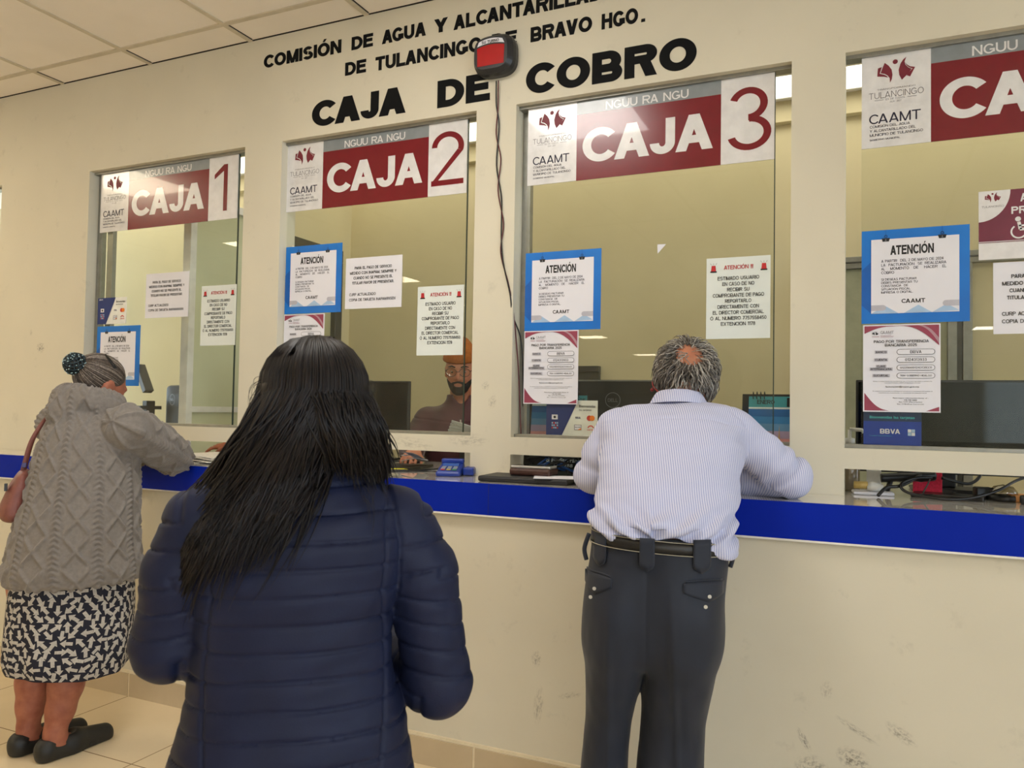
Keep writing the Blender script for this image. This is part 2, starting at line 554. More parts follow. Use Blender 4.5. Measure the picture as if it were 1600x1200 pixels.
# ceiling of the hall: lay-in tiles on a bar grid
M_TILE = mat('ceiling_tile', (240, 233, 224), 0.85, rgb2=(234, 227, 217), nscale=3, bump=0.25, bscale=260)
M_BAR = mat('ceiling_bar', (206, 196, 176), 0.6)
M_GAP = mat('dark_gap', (30, 24, 18), 0.9)
mb = MB()
mb.box(-7.5, 5.0, -21, 0.0, CEIL, CEIL + 0.12, 0)
xs = [-3.172 + 0.6275 * k for k in range(-6, 13)]
for x in xs:
    mb.box(x - .012, x + .012, -20.9, -0.0, CEIL - .004, CEIL + .002, 1)
    if -4.2 < x < -1.5:
        mb.box(x + .014, x + .019, -0.16, -0.012, CEIL - .002, CEIL + .002, 2)
for k in range(17):
    y = -0.17 - 1.22 * k
    mb.box(-7.4, 4.9, y - .012, y + .012, CEIL - .0045, CEIL + .002, 1)
mb.box(-7.4, 4.9, -0.006, 0.0, CEIL - .003, CEIL + .002, 2)
struct('ceiling', mb, [M_TILE, M_BAR, M_GAP])

# front wall with its windows and pay slots
mb = MB()
T0, T1 = 0.0, 0.10
edges = [-7.5]
holes = [(-5.3, -4.262)] + OPEN
for a, b_ in holes:
    mb.box(edges[-1], a, T0, T1, 0.0, CEIL)
    mb.box(a, b_, T0, T1, ZT, CEIL)
    mb.box(a, b_, T0, T1, SL, ZB)
    mb.box(a, b_, T0, T1, 0.0, CT - 0.012)
    mb.box(a, b_, T0, T1, CT - 0.012, CT, 1)
    edges.append(b_)
mb.box(edges[-1], 5.0, T0, T1, 0.0, CEIL)
M_TOP = mat('glossy_counter_top', (234, 231, 224), 0.05, spec=.7, coat=.7, rgb2=(218, 213, 203), nscale=9)
struct('wall_front', mb, [M_WALL, M_TOP])

# counter: painted front, worktop running through the slots, blue edge band
cn = thing('service_counter', 'long cream counter with a glossy top and bright blue edge band below the cashier windows', 'counter', (0, -0.14, 0))
M_BLUE = mat('blue_edge_band', (0, 36, 164), 0.5, spec=0.12, rgb2=(0, 33, 154), nscale=3)
mb = MB(); mb.box(-7.45, 4.95, -0.275, -0.001, 0.0, 0.965); mb.build('front_panel', M_COUNTER, cn)
mb = MB(); mb.box(-7.45, 4.95, -0.2895, -0.001, 0.965, CT); mb.build('worktop', M_TOP, cn)
dk = thing('cashier_desk', 'pale desk running behind the cashier windows level with the counter', 'desk', (0, 0.4, 0))
mb = MB(); mb.box(-7.45, -2.95, 0.101, 0.72, 0.962, CT); mb.box(-2.95, 4.95, 0.101, 0.57, 0.962, CT); mb.build('desk_top', M_TOP, dk)
mb = MB(); mb.box(-7.45, 4.95, 0.101, 0.125, 0.0, 0.962); mb.build('front_board', M_COUNTER, dk)
mb = MB(); mb.box(-7.45, 4.95, -0.297, -0.288, 0.880, CT + .001, 0); mb.box(-7.45, 4.95, -0.2985, -0.286, 0.876, 0.8815, 1)
for x in (-1.166, 1.25, -4.2):
    mb.box(x - .0008, x + .0008, -.2974, -.29, .882, CT, 2)
mb.build('edge_band', [M_BLUE, M_WHITE, mat('band_seam', (2, 24, 90), .5)], cn)

# baseboard of the counter, tile pieces with white joints
M_BASE = mat('baseboard_tile', (196, 178, 148), 0.3, rgb2=(184, 166, 136), nscale=5)
mb = MB()
for k in range(-3, 5):
    x = -1.208 + 1.638 * k
    mb.box(x + .004, x + 1.634, -0.290, -0.275, 0.0, 0.094, 0)
    mb.box(x - .004, x + .004, -0.2885, -0.275, 0.0, 0.093, 1)
mb.box(-7.45, 4.95, -0.2835, -0.275, 0.094, 0.104, 1)
struct('baseboard_front', mb, [M_BASE, mat('joint_grout', (232, 218, 188), .8)])

# glazing of the windows
for i, (a, b_) in enumerate(holes):
    x0 = [-5.28, -3.540, -2.354, -1.188, -0.0145][i]
    fr = MB()
    fr.box(a, b_, GY - .014, GY + .024, ZB - .001, ZB + .012)
    fr.box(a, b_, GY - .016, GY + .026, ZT - .012, ZT + .001)
    if i == 1:
        fr.box(a + .004, a + .04, GY + .01, GY + .035, ZB, ZT); fr.box(a + .075, a + .115, GY + .012, GY + .035, ZB, ZT)
        fr.box(b_ - .032, b_ - .002, GY + .01, GY + .03, ZB, ZT)
    if i == 3:
        fr.box(a, a + .034, GY + .028, GY + .058, ZB, ZT)
    w = struct('window_%d' % (i + 1), fr, M_ALU, bevel=.001)
    g = MB(); g.box(x0, min(x0 + .905, b_), GY, GY + .006, ZB + .010, ZT - .010)
    o = g.build('glass_pane', M_GLASS, w)
    if i in (1, 2, 3):
        e = MB(); e.box(x0 + .9045, x0 + .9075, GY - .001, GY + .007, ZB + .010, ZT - .010); e.build('glass_edge', mat('dark_glass_edge', (52, 66, 58), .3), w)

# hall: left wall, back wall, glazed right side
mb = MB(); mb.box(-7.6, -7.5, -21, 0, 0, CEIL); struct('wall_left', mb, M_WALL)
mb = MB(); mb.box(-7.6, 5.1, -21.1, -21, 0, CEIL); struct('wall_back', mb, M_WALL)
mb = MB()
mb.box(5.0, 5.1, -21, 0.1, 0, 0.5); mb.box(5.0, 5.1, -21, 0.1, 2.7, CEIL)
ys = [0.1, -1.0, -4.0, -7.0, -10.0, -13.0, -16.0, -21.0]
for y in ys[1:]:
    mb.box(5.0, 5.1, y - .15, y + .15, 0.5, 2.7)
mb.box(5.0, 5.1, -1.0, 0.1, .5, 2.7)
struct('wall_right', mb, M_WALL)

# office behind the windows
mb = MB(); mb.box(-7.5, 5.0, 1.65, 1.75, 0, CEIL)
mb.box(-7.5, 5.0, 1.60, 1.65, 2.78, CEIL)
struct('wall_office_back', mb, M_OFFICE)
mb = MB(); mb.box(-7.5, 5.0, 0.10, 1.75, CEIL, CEIL + .1); struct('ceiling_office', mb, M_TILE)
# side wall of the second booth with an aluminium door, glass partition in front of it
mb = MB(); mb.box(-3.24, -3.17, 0.72, 1.65, 2.27, CEIL); mb.box(-3.24, -3.17, 1.55, 1.65, 0, 2.27); struct('wall_office_side', mb, M_OFFICE)
mb = MB()
for (y0, y1, z0, z1) in ((0.72, 1.55, 2.19, 2.27), (1.48, 1.55, 0, 2.19), (0.72, 0.79, 0, 2.19), (0.79, 1.48, 1.0, 1.06)):
    mb.box(-3.235, -3.155, y0, y1, z0, z1)
d1 = struct('door_1', mb, M_DALU, bevel=.004)
mb = MB(); mb.box(-3.20, -3.194, 0.79, 1.48, 0.02, 2.19); mb.build('door_glass', mat('frosted_glass', (206, 200, 160), 0.35, rgb2=(196, 190, 150), nscale=2), d1)
mb = MB(); mb.tube([(-3.155, 1.44, 1.02), (-3.115, 1.44, 1.02), (-3.115, 1.44, 1.16), (-3.155, 1.44, 1.16)], .008); mb.build('door_handle', M_BLACK, d1)
mb = MB()
mb.box(-3.20, -3.15, 0.26, 0.30, CT, 2.33, 0); mb.box(-3.20, -3.15, .66, .70, CT, 2.33, 0); mb.box(-3.20, -3.15, .30, .66, 2.29, 2.33, 0)
mb.box(-3.178, -3.172, .30, .66, CT, 2.29, 1); mb.box(-3.19, -3.16, .30, .66, 1.20, 1.23, 0)
struct('window_6', mb, [M_WHITE, mat('green_partition_glass', (212, 214, 182), .25, rgb2=(204, 206, 174), nscale=3)])
# aluminium screen in the back wall behind the right window
mb = MB()
mb.box(-.25, 2.2, 1.615, 1.65, 1.985, 2.045, 0)
mb.box(-.25, 2.2, 1.61, 1.65, 2.012, 2.020, 1)
for x in (-.25, .36, .425, 1.2, 2.16):
    mb.box(x, x + .04, 1.615, 1.65, CT - .6, 1.985, 0)
mb.box(.40, .425, 1.63, 1.65, .4, 1.985, 1)
mb.box(-.21, .36, 1.635, 1.65, .4, 1.985, 2)
struct('window_7', mb, [M_ALU, M_DALU, mat('grey_green_panel', (170, 172, 146), .4)], bevel=.002)
mb = MB(); mb.box(-2.25, -1.40, 1.60, 1.65, 1.468, 1.50); mb.box(-2.25, -1.40, 1.615, 1.65, .5, 1.468)
struct('trim_1', mb, M_DALU)

# luminaires: flat square panels in the hall, a row of long ones in the office; some unseen and added for light
M_LAMP = emis('warm_lamp_diffuser', (255, 238, 206), HALL_LAMP)
M_LAMP2 = emis('neutral_lamp_diffuser', (255, 250, 242), HALL_LAMP)
M_OLAMP = emis('office_lamp_diffuser', (255, 250, 232), OFFICE_LAMP)
def lamp(name, label, x, y, w, d, m, group):
    t = thing(name, label, 'ceiling light', (x, y, CEIL), group=group)
    mb = MB(); mb.box(x - w / 2, x + w / 2, y - d / 2, y + d / 2, CEIL - .010, CEIL - .005); mb.build('diffuser', m, t)
    mb = MB()
    for (x0, x1, y0, y1) in ((-w/2-.02, w/2+.02, -d/2-.02, -d/2), (-w/2-.02, w/2+.02, d/2, d/2+.02), (-w/2-.02, -w/2, -d/2, d/2), (w/2, w/2+.02, -d/2, d/2)):
        mb.box(x + x0, x + x1, y + y0, y + y1, CEIL - .014, CEIL - .001)
    mb.build('frame', M_WHITE, t)
    return t
hl = lamp('ceiling_light', 'square flat ceiling panel light in the public hall', *HALL_LAMPS[0], .6, .6, M_LAMP, 'ceiling lights of the hall')
for (x, y) in HALL_LAMPS[1:7]:
    dup(hl, (x, y, CEIL))
hl['label'] = 'square warm white ceiling panel light along the left of the public hall'
for o in COL.objects:
    if o.get('group') == 'ceiling lights of the hall': o['label'] = hl['label']
hl = lamp('ceiling_light', 'square neutral white ceiling panel light of the public hall, the right-hand ones added for light', *HALL_LAMPS[7], .6, .6, M_LAMP2, 'neutral ceiling lights of the hall')
for (x, y) in HALL_LAMPS[8:]:
    dup(hl, (x, y, CEIL))  # unseen right-hand panels, added to light that side of the hall
ol = lamp('ceiling_light', 'long bright ceiling panel light inside the office, the ones nearer the glass added for light', OFFICE_LAMPS[0], 1.385, 1.26, .28, M_OLAMP, 'ceiling lights of the office')
for x in OFFICE_LAMPS[1:]:
    dup(ol, (x, 1.385, CEIL))
for i, x in enumerate(OFFICE_LAMPS):
    dup(ol, (x, .66 if i % 2 == 0 else .34, CEIL))  # out-of-view panels added to brighten the back wall and the cashier
# ================================================================ writing on the wall and on the glass
M_INK = mat('black_ink', (24, 24, 28), 0.6)
M_LET = mat('black_vinyl_letters', (10, 11, 13), 0.7, spec=.15, rgb2=(15, 16, 18), nscale=6)
M_SIGNW = mat('sign_white', (226, 224, 224), 0.22, coat=.3)
M_SIGNR = mat('sign_maroon', (118, 8, 28), 0.22, coat=.3, rgb2=(112, 6, 26))
M_SIGNG = mat('sign_grey', (134, 140, 144), 0.25, coat=.3)
M_NAVY = mat('navy_ink', (28, 26, 52), 0.6)
M_PAPER = mat('white_paper', (226, 225, 232), 0.7, rgb2=(220, 219, 227), nscale=4)
M_PAPERG = mat('greenish_white_paper', (222, 228, 224), 0.7, rgb2=(216, 222, 218), nscale=4)
M_POSTB = mat('poster_blue', (0, 116, 206), 0.45, rgb2=(0, 104, 192), nscale=5)
M_RED = mat('red_ink', (190, 38, 44), 0.6)
M_GREYI = mat('grey_ink', (120, 118, 122), 0.6)
M_PALEB = mat('pale_blue_ink', (168, 196, 226), 0.6)
M_PALEG = mat('pale_grey_ink', (186, 184, 194), 0.6)
M_MAROON2 = mat('dark_maroon_ink', (116, 24, 44), 0.5)
M_TEAL = mat('teal_ink', (64, 188, 190), 0.5)

def wall_line(label, words, bold, thick=.0015):
    t = thing('wall_lettering', label, 'lettering', (words[0][1], 0, words[0][3]), group='black lettering above the windows')
    for (w, x0, x1, z0, z1) in words:
        mb = MB(); mb.text(w, x0, x1, z0, z1, -.0018, 0, bold, thick); mb.build('word', M_LET, t)
    return t
wall_line('upper line of black capitals reading COMISION DE AGUA Y ALCANTARILLADO on cream wall',
          [('COMISI\u00d3N', -2.466, -2.044, 2.750, 2.824), ('DE', -1.991, -1.883, 2.750, 2.806), ('AGUA', -1.838, -1.628, 2.749, 2.806),
           ('Y', -1.590, -1.528, 2.749, 2.805), ('ALCANTARILLADO', -1.500, -0.822, 2.746, 2.804)], .036)
wall_line('middle line of black capitals reading DE TULANCINGO DE BRAVO HGO on cream wall',
          [('DE', -2.021, -1.915, 2.645, 2.701), ('TULANCINGO', -1.868, -1.374, 2.641, 2.699), ('DE', -1.330, -1.224, 2.640, 2.697),
           ('BRAVO', -1.166, -.921, 2.637, 2.694), ('HGO', -.884, -.748, 2.634, 2.691), ('.', -.736, -.722, 2.634, 2.674)], .036)
wall_line('largest black letters reading CAJA DE COBRO on the wall above the windows',
          [('CAJA', -2.190, -1.716, 2.445, 2.556), ('DE', -1.568, -1.334, 2.441, 2.551), ('COBRO', -1.182, -.538, 2.436, 2.551)], .042)

def emblem(mb, x, z, w, y, mi):
    """open-book figure with raised arms; x, z is the lower left of a box w wide"""
    k = w / 245.0
    def P(l): return [(x + (a - 683) * k, z + (525 - b) * k) for a, b in l]
    mb.poly(P([(733, 374), (760, 400), (778, 430), (784, 468), (780, 500), (768, 526), (766, 492), (752, 470), (732, 455), (706, 446), (718, 412)]), y, mi)
    mb.poly(P([(688, 408), (714, 402), (700, 449), (730, 461), (748, 474), (755, 486), (730, 476), (684, 468)]), y, mi)
    mb.poly(P([(874, 352), (862, 385), (868, 410), (886, 432), (908, 446), (880, 482), (845, 516), (828, 478), (824, 440), (836, 396), (852, 370)]), y, mi)
    mb.poly(P([(868, 395), (880, 412), (898, 426), (930, 436), (898, 500), (876, 488), (888, 470), (914, 444), (894, 434), (876, 416)]), y, mi)
    mb.disc(x + 119 * k, z + 148 * k, 17 * k, y, mi)

def brand_block(mb, x0, z0, w, y, ink=0, dark=1, wine=2):
    """emblem, town name and office name as on the left panel of each window sign (w = panel width .198)"""
    k = w / .198
    emblem(mb, x0 + .045 * k, z0 + .205 * k, .108 * k, y, wine)
    mb.text('TRANSFORMANDO', x0 + .045 * k, x0 + .155 * k, z0 + .1835 * k, z0 + .1885 * k, y, ink)
    mb.text('TULANCINGO', x0 + .021 * k, x0 + .178 * k, z0 + .158 * k, z0 + .178 * k, y, ink, -.004)
    for (t, a, b_) in (('ES DE TODOS', .070, .125), ('2024 - 2027', .082, .115)):
        zz = .150 if a < .08 else .141
        mb.text(t, x0 + a * k, x0 + b_ * k, z0 + zz * k, z0 + (zz + .0055) * k, y, ink)
    mb.line((x0 + .038 * k, z0 + .1525 * k), (x0 + .064 * k, z0 + .1525 * k), .0012 * k, y, ink)
    mb.line((x0 + .132 * k, z0 + .1525 * k), (x0 + .158 * k, z0 + .1525 * k), .0012 * k, y, ink)
    mb.text('CAAMT', x0 + .022 * k, x0 + .170 * k, z0 + .077 * k, z0 + .108 * k, y, dark, .006)
    for i, (t, wd) in enumerate((('COMISI\u00d3N DEL AGUA', .115), ('Y ALCANTARILLADO DEL', .132), ('MUNICIPIO DE TULANCINGO', .152), ('GOBIERNO MUNICIPAL', .088))):
        h = .0085 if i < 3 else .0055
        zz = z0 + (.0640 - .0137 * i) * k
        mb.text(t, x0 + .024 * k, x0 + (.024 + wd) * k, zz, zz + h * k * (1.25 if i == 0 else 1), y, dark, .008)

def caja_sign(x, num, label):
    z = 2.099
    t = thing('window_sign', label, 'sign', (x, GY, z), group='window number signs')
    y = GY - .004
    mb = MB()
    mb.box(x, x + .198, y, GY - .0004, z, z + .298, 0)
    mb.box(x + .198, x + .727, y, GY - .0004, z, z + .2475, 1)
    mb.box(x + .198, x + .727, y, GY - .0004, z + .2475, z + .306, 2)
    mb.box(x + .727, x + .904, y, GY - .0004, z, z + .302, 0)
    mb.build('panel', [M_SIGNW, M_SIGNR, M_SIGNG], t)
    mb = MB(); yy = y - .0006
    brand_block(mb, x, z, .198, yy, 1, 2, 3)
    mb.text('NGUU RA NGU', x + .310, x + .614, z + .2525, z + .283, yy, 0, .012)
    mb.text('CAJA', x + .222, x + .700, z + .062, z + .190, yy, 0, .030)
    w = {'1': (.762, .842), '2': (.742, .890), '3': (.748, .894), '4': (.748, .894)}[num]
    mb.text(num, x + w[0], x + w[1], z + .040, z + .258, yy, 4, -.002)
    mb.build('lettering', [M_SIGNW, M_GREYI, M_NAVY, M_MAROON2, M_SIGNR], t)
    return t
caja_sign(-3.540, '1', 'maroon, grey and white window sign reading CAJA 1')
caja_sign(-2.354, '2', 'maroon, grey and white window sign reading CAJA 2')
caja_sign(-1.187, '3', 'maroon, grey and white window sign reading CAJA 3')
caja_sign(-0.0145, '4', 'cropped maroon and white window sign at the right edge, its number out of view')

def sheet(name, label, cat, x, z, w, h, m, group, y=None):
    y = GY if y is None else y
    t = thing(name, label, cat, (x, y, z), group=group)
    mb = MB(); n = 6
    # slight curl at the lower free corners
    for i in range(n):
        for j in range(n):
            pts = []
            for (a, b_) in ((i, j), (i + 1, j), (i + 1, j + 1), (i, j + 1)):
                u, v = a / n, b_ / n
                pts.append((x + u * w, y - .0022 - .0010 * (1 - v) ** 2 * abs(2 * u - 1), z + v * h))
            mb.add(pts, [(0, 1, 2, 3)], 0)
    mb.box(x, x + w, y - .0012, y - .0004, z, z + h, 0)
    mb.build('paper', m, t, smooth=True)
    return t, y - .0036

# --- blue notices
def blue_notice(x, z):
    w, h = .302, .298
    t, y = sheet('blue_notice', '', 'notice', x, z, w, h, M_POSTB, 'blue attention notices')
    mb = MB()
    # faint darker fold shapes of the blue field
    mb.poly([(x, z + .06), (x + .03, z + .03), (x + .03, z + .20), (x, z + .17)], y, 6)
    mb.rect(x + .028, x + .274, z + .031, z + .268, y - .0003, 0)
    yy = y - .0007
    for cx, hz in ((.070, .003), (.228, .003)):
        mb.line((x + cx, z + .275), (x + cx, z + h), .0012, yy, 6)
        mb.ring(x + cx, z + .2765, .0035, .0048, yy, 1, 16)
        mb.poly([(x + cx - .012, z + .271), (x + cx + .012, z + .271), (x + cx + .009, z + .260), (x + cx - .009, z + .260)], yy, 1)
        mb.poly([(x + cx - .0025, z + .262), (x + cx + .0025, z + .262), (x + cx, z + .270)], yy - .0002, 3)
    mb.text('ATENCI\u00d3N', x + .083, x + .205, z + .2165, z + .2545, yy, 1, .030)
    mb.text('A PARTIR  DEL 2 DE MAYO DE 2024', x + .057, x + .231, z + .1935, z + .2020, yy, 2, .010)
    for i, ws in enumerate(((('LA', 0, .012), ('FACTURACI\u00d3N', .021, .094), ('SE', .103, .116), ('REALIZARA', .123, .182)),
                            (('AL', 0, .011), ('MOMENTO', .026, .079), ('DE', .092, .105), ('HACER', .121, .158), ('EL', .171, .182)), (('COBRO', 0, .037),))):
        zz = z + .181 - i * .0122
        for (tx, a, b_) in ws:
            mb.text(tx, x + .057 + a, x + .057 + b_, zz, zz + (.0105 if '\u00d3' in tx else .0085), yy, 2, .010)
    for i, (tx, b_) in enumerate((('SI DESEAS FACTURAR', .1), ('DEBES PRESENTAR TU', .103), ('CONSTANCIA  DE', .076), ('SITUACI\u00d3N FISCAL', .083), ('IMPRESA O DIGITAL.', .09))):
        zz = z + .1355 - i * .0103
        mb.text(tx, x + .057, x + .057 + b_, zz, zz + (.0085 if '\u00d3' in tx else .0070), yy, 2, .010)
    mb.text('CAAMT', x + .115, x + .181, z + .0625, z + .0755, yy, 1, .020)
    for a in (.028, .122, .200):
        mb.poly([(x + a, z + .031), (x + min(a + .078, .274), z + .031 + (0 if a < .2 else .004)), (x + a + .040, z + .0555)], yy, 4)
    for (a, b_, c, s_) in ((.028, .062, .049, 1), (.238, .274, .058, -1)):
        mb.rect(x + a, x + b_, z + c - .009, z + c + .009, yy - .0002, 5)
        mb.disc(x + (b_ if s_ > 0 else a), z + c, .009, yy - .00025, 5)
    mb.build('lettering', [M_PAPER, M_INK, M_NAVY, M_GREYI, M_PALEB, M_PALEG, mat('poster_dark_blue', (0, 92, 178), .45)], t)
    return t
bn_ = blue_notice(-0.0135, 1.534)
bn_['label'] = 'largest-looking blue framed ATENCION notice, on the right window, above a bank transfer sheet'
dup(bn_, (-1.189, GY, 1.541), 'blue framed ATENCION notice on the CAJA 3 window left of the grey-haired man')
dup(bn_, (-2.347, GY, 1.645), 'blue framed ATENCION notice on the CAJA 2 window above dark hair of the queuing woman')
dup(bn_, (-3.535, GY, 1.325), 'blue framed ATENCION notice on the CAJA 1 window partly behind the older woman head')

# --- bank transfer sheets
def transfer_sheet(x, z):
    w, h = .218, .276
    t, y = sheet('transfer_sheet', '', 'notice', x, z, w, h, M_PAPER, 'bank transfer sheets', GY - .0015)
    mb = MB(); m, q = .004, y - .0003
    arc = lambda x0, z0, x1, z1, bend, n=12: [(x0 + (x1 - x0) * i / n, z0 + (z1 - z0) * i / n + bend * math.sin(math.pi * i / n)) for i in range(n + 1)]
    top = [(x + m, z + h - m), (x + w - m, z + h - m)]
    mb.poly([(x + m, z + h - .028)] + arc(x + m, z + h - .028, x + .085, z + h - .0055, .006)[1:] + [(x + .085, z + h - m), (x + m, z + h - m)], q, 1)
    mb.poly([(x + .085, z + h - m), (x + w - m, z + h - m), (x + w - m, z + h - .068)] + arc(x + w - m, z + h - .068, x + .085, z + h - .0055, .022)[1:], q, 1)
    mb.poly([(x + w - .062, z + h - m)] + arc(x + w - .050, z + h - m, x + w - m, z + h - .045, .008) + arc(x + w - m, z + h - .062, x + w - .062, z + h - m, .012), q - .0002, 4)
    mb.poly([(x + m, z + m), (x + .075, z + m)] + arc(x + .075, z + m, x + m, z + .060, -.014)[1:], q, 1)
    mb.poly([(x + w - m, z + m), (x + w - m, z + .018), (x + w - .04, z + m)], q, 1)
    y = q - .0004
    emblem(mb, x + .026, z + h - .034, .018, y, 2)
    mb.text('CAAMT', x + .050, x + .088, z + h - .029, z + h - .020, y, 3)
    for i in range(3):
        mb.line((x + .050, z + h - .034 - .003 * i), (x + .050 + (.03, .038, .036)[i], z + h - .034 - .003 * i), .001, y, 4)
    mb.line((x + .026, z + h - .038), (x + .046, z + h - .038), .0012, y, 1)
    mb.text('PAGO POR TRANSFERENCIA', x + .031, x + .186, z + h - .058, z + h - .0495, y, 2, .014)
    mb.text('BANCARIA 2025', x + .063, x + .153, z + h - .0695, z + h - .061, y, 2, .014)
    for i, (a, b_) in enumerate((('BANCO', 'BBVA'), ('CUENTA', '0124313933'), ('CLAVE|INTERBANCARIA', '012290001243139331'), ('SUCURSAL', '7684 GOBIERNO HIDALGO'))):
        zc = z + h - (.087, .1115, .1365, .1615)[i]
        r = .0088
        for (x0, x1, mi, dy) in ((x + .0965 + r, x + .203 - r, 2, 0), (x + .0965 + r, x + .203 - r, 0, .0002)):
            rr = r if mi == 2 else r - .0012
            mb.poly([(x1 + rr * math.cos(math.radians(tt)), zc + rr * math.sin(math.radians(tt))) for tt in range(-90, 91, 15)] +
                    [(x0 - rr * math.cos(math.radians(tt)), zc - rr * math.sin(math.radians(tt))) for tt in range(-90, 91, 15)], y - dy, mi)
        wv = (.032, .060, .088, .088)[i]
        hv = (.0095, .0085, .0065, .0058)[i]
        mb.text(b_, x + .150 - wv / 2, x + .150 + wv / 2, zc - hv / 2, zc + hv / 2, y - .0004, 2, .012)
        for j, ln in enumerate(a.split('|')):
            n = len(a.split('|'))
            zz = zc + (.0045 * (n - 1)) - j * .009
            wl = (.030, .034, .060, .044)[i] if j == n - 1 else .024
            mb.rect(x + .052 - wl / 2 - .003, x + .052 + wl / 2 + .003, zz - .005, zz + .005, y, 5)
            mb.text(ln, x + .052 - wl / 2, x + .052 + wl / 2, zz - .0032, zz + .0032, y - .0002, 2, .02)
    def small(tx, wd, zz, hh, b=.006, xc=.112, mi=2):
        mb.text(tx, x + xc - wd / 2, x + xc + wd / 2, z + zz, z + zz + hh, y, mi, b)
    small('Enviar el comprobante de transferencia con el nombre del titular y n\u00famero de', .165, .0945, .0034)
    small('contrato/cuenta y RFC al siguiente correo', .10, .0895, .0034)
    small('facturacion@caamt.gob.mx', .095, .076, .0062, .012)
    small('Si requiere facturaci\u00f3n se solicitar\u00e1 al correo en el momento de realizar la', .168, .0635, .0034)
    small('transferencia presentando su constancia de situaci\u00f3n fiscal', .135, .0580, .0034)
    for i, tx in enumerate(('Para mayor informaci\u00f3n llamar al :', '775 755 8450', 'Ext. 1171 (Facturaci\u00f3n)', 'Ext. 1178 (\u00c1rea Comercial)')):
        small(tx, (.098, .036, .064, .074)[i], .0415 - .0062 * i, .0045, .008, .135)
    mb.build('lettering', [M_PAPER, mat('dusty_maroon_ink', (150, 62, 84), .6), M_INK, M_GREYI, mat('rose_grey_ink', (176, 138, 148), .6), M_PALEG], t)
    return t
ts = transfer_sheet(-0.0085, 1.2535)
ts['label'] = 'white and maroon bank transfer sheet on the right window below the blue notice'
dup(ts, (-1.1885, GY - .0015, 1.264), 'white and maroon bank transfer sheet on the CAJA 3 window above a card logo display')
dup(ts, (-2.3465, GY - .0015, 1.366), 'white and maroon bank transfer sheet mostly hidden by the queuing woman dark hair')
t_ = dup(ts, (-3.548, GY - .007, 1.146), 'white and maroon bank transfer sheet behind the older woman face')

# --- red-headed notices
def red_notice(x, z):
    w, h = .212, .2795
    t, y = sheet('red_headed_notice', '', 'notice', x, z, w, h, M_PAPERG, 'letter size notices with red headings')
    mb = MB()
    for c in (.024, .191):
        mb.poly([(x + c - .0085, z + h - .0455), (x + c + .0085, z + h - .0455), (x + c + .0065, z + h - .026), (x + c - .0065, z + h - .026)], y, 1)
        mb.rect(x + c - .011, x + c + .011, z + h - .050, z + h - .0455, y - .0002, 0)
        for a in (-.007, 0, .007):
            mb.line((x + c + a, z + h - .0235), (x + c + a * 1.6, z + h - .0175), .001, y, 2)
    mb.text('ATENCI\u00d3N !!!', x + .059, x + .156, z + h - .0415, z + h - .0235, y, 1, .014)
    for i, (tx, wd) in enumerate((('ESTIMADO USUARIO', .138), ('EN CASO DE NO', .106), ('RECIBIR SU', .074), ('COMPROBANTE DE PAGO', .170), ('REPORTARLO', .087),
                                  ('DIRECTAMENTE CON', .137), ('EL DIRECTOR COMERCIAL', .169), ('\u00d3 AL NUMERO 7757558450', .186), ('EXTENCION 1178', .114))):
        zz = z + h - .0780 - i * .0196
        mb.text(tx, x + .107 - wd / 2, x + .107 + wd / 2, zz, zz + (.0155 if i == 7 else .0125), y, 0, .012)
    mb.build('lettering', [M_INK, M_RED, M_GREYI], t)
    return t
rn = red_notice(-0.505, 1.4955)
rn['label'] = 'white notice with red ATENCION heading on the CAJA 3 window right of the grey-haired man'
dup(rn, (-1.665, GY, 1.4535), 'white notice with red ATENCION heading above the bearded cashier with orange cap')
dup(rn, (-2.840, GY, 1.514), 'white notice with red ATENCION heading on the CAJA 1 window at its right edge')

# --- plain landscape notices
def plain_notice(x, z):
    w, h = .281, .216
    t, y = sheet('plain_notice', '', 'notice', x, z, w, h, M_PAPER, 'landscape notices in black print')
    mb = MB()
    for i, (tx, wd) in enumerate((('PARA EL PAGO DE SERVICIO', .185), ('MEDIDO CON INAPAM, SIEMPRE Y', .232), ('CUANDO NO SE PRESENTE EL', .195), ('TITULAR FAVOR DE PRESENTAR.', .208))):
        zz = z + h - .049 - i * .0213
        mb.text(tx, x + .139 - wd / 2, x + .139 + wd / 2, zz, zz + .0115, y, 0, .018)
    mb.text('CURP ACTUALIZADO', x + .022, x + .155, z + .0545, z + .066, y, 0, .014)
    mb.text('COPIA DE TARJETA INAPAM/INSEN', x + .022, x + .252, z + .0320, z + .0435, y, 0, .014)
    mb.build('lettering', [M_INK], t)
    return t
pn = plain_notice(-2.0235, 1.6555)
pn['label'] = 'white landscape notice about INAPAM service payment on the CAJA 2 window'
dup(pn, (-3.204, GY, 1.6545), 'white landscape notice on the CAJA 1 window above the older woman')
dup(pn, (0.350, GY, 1.4925), 'white landscape notice cut by the right edge under the wheelchair sign')

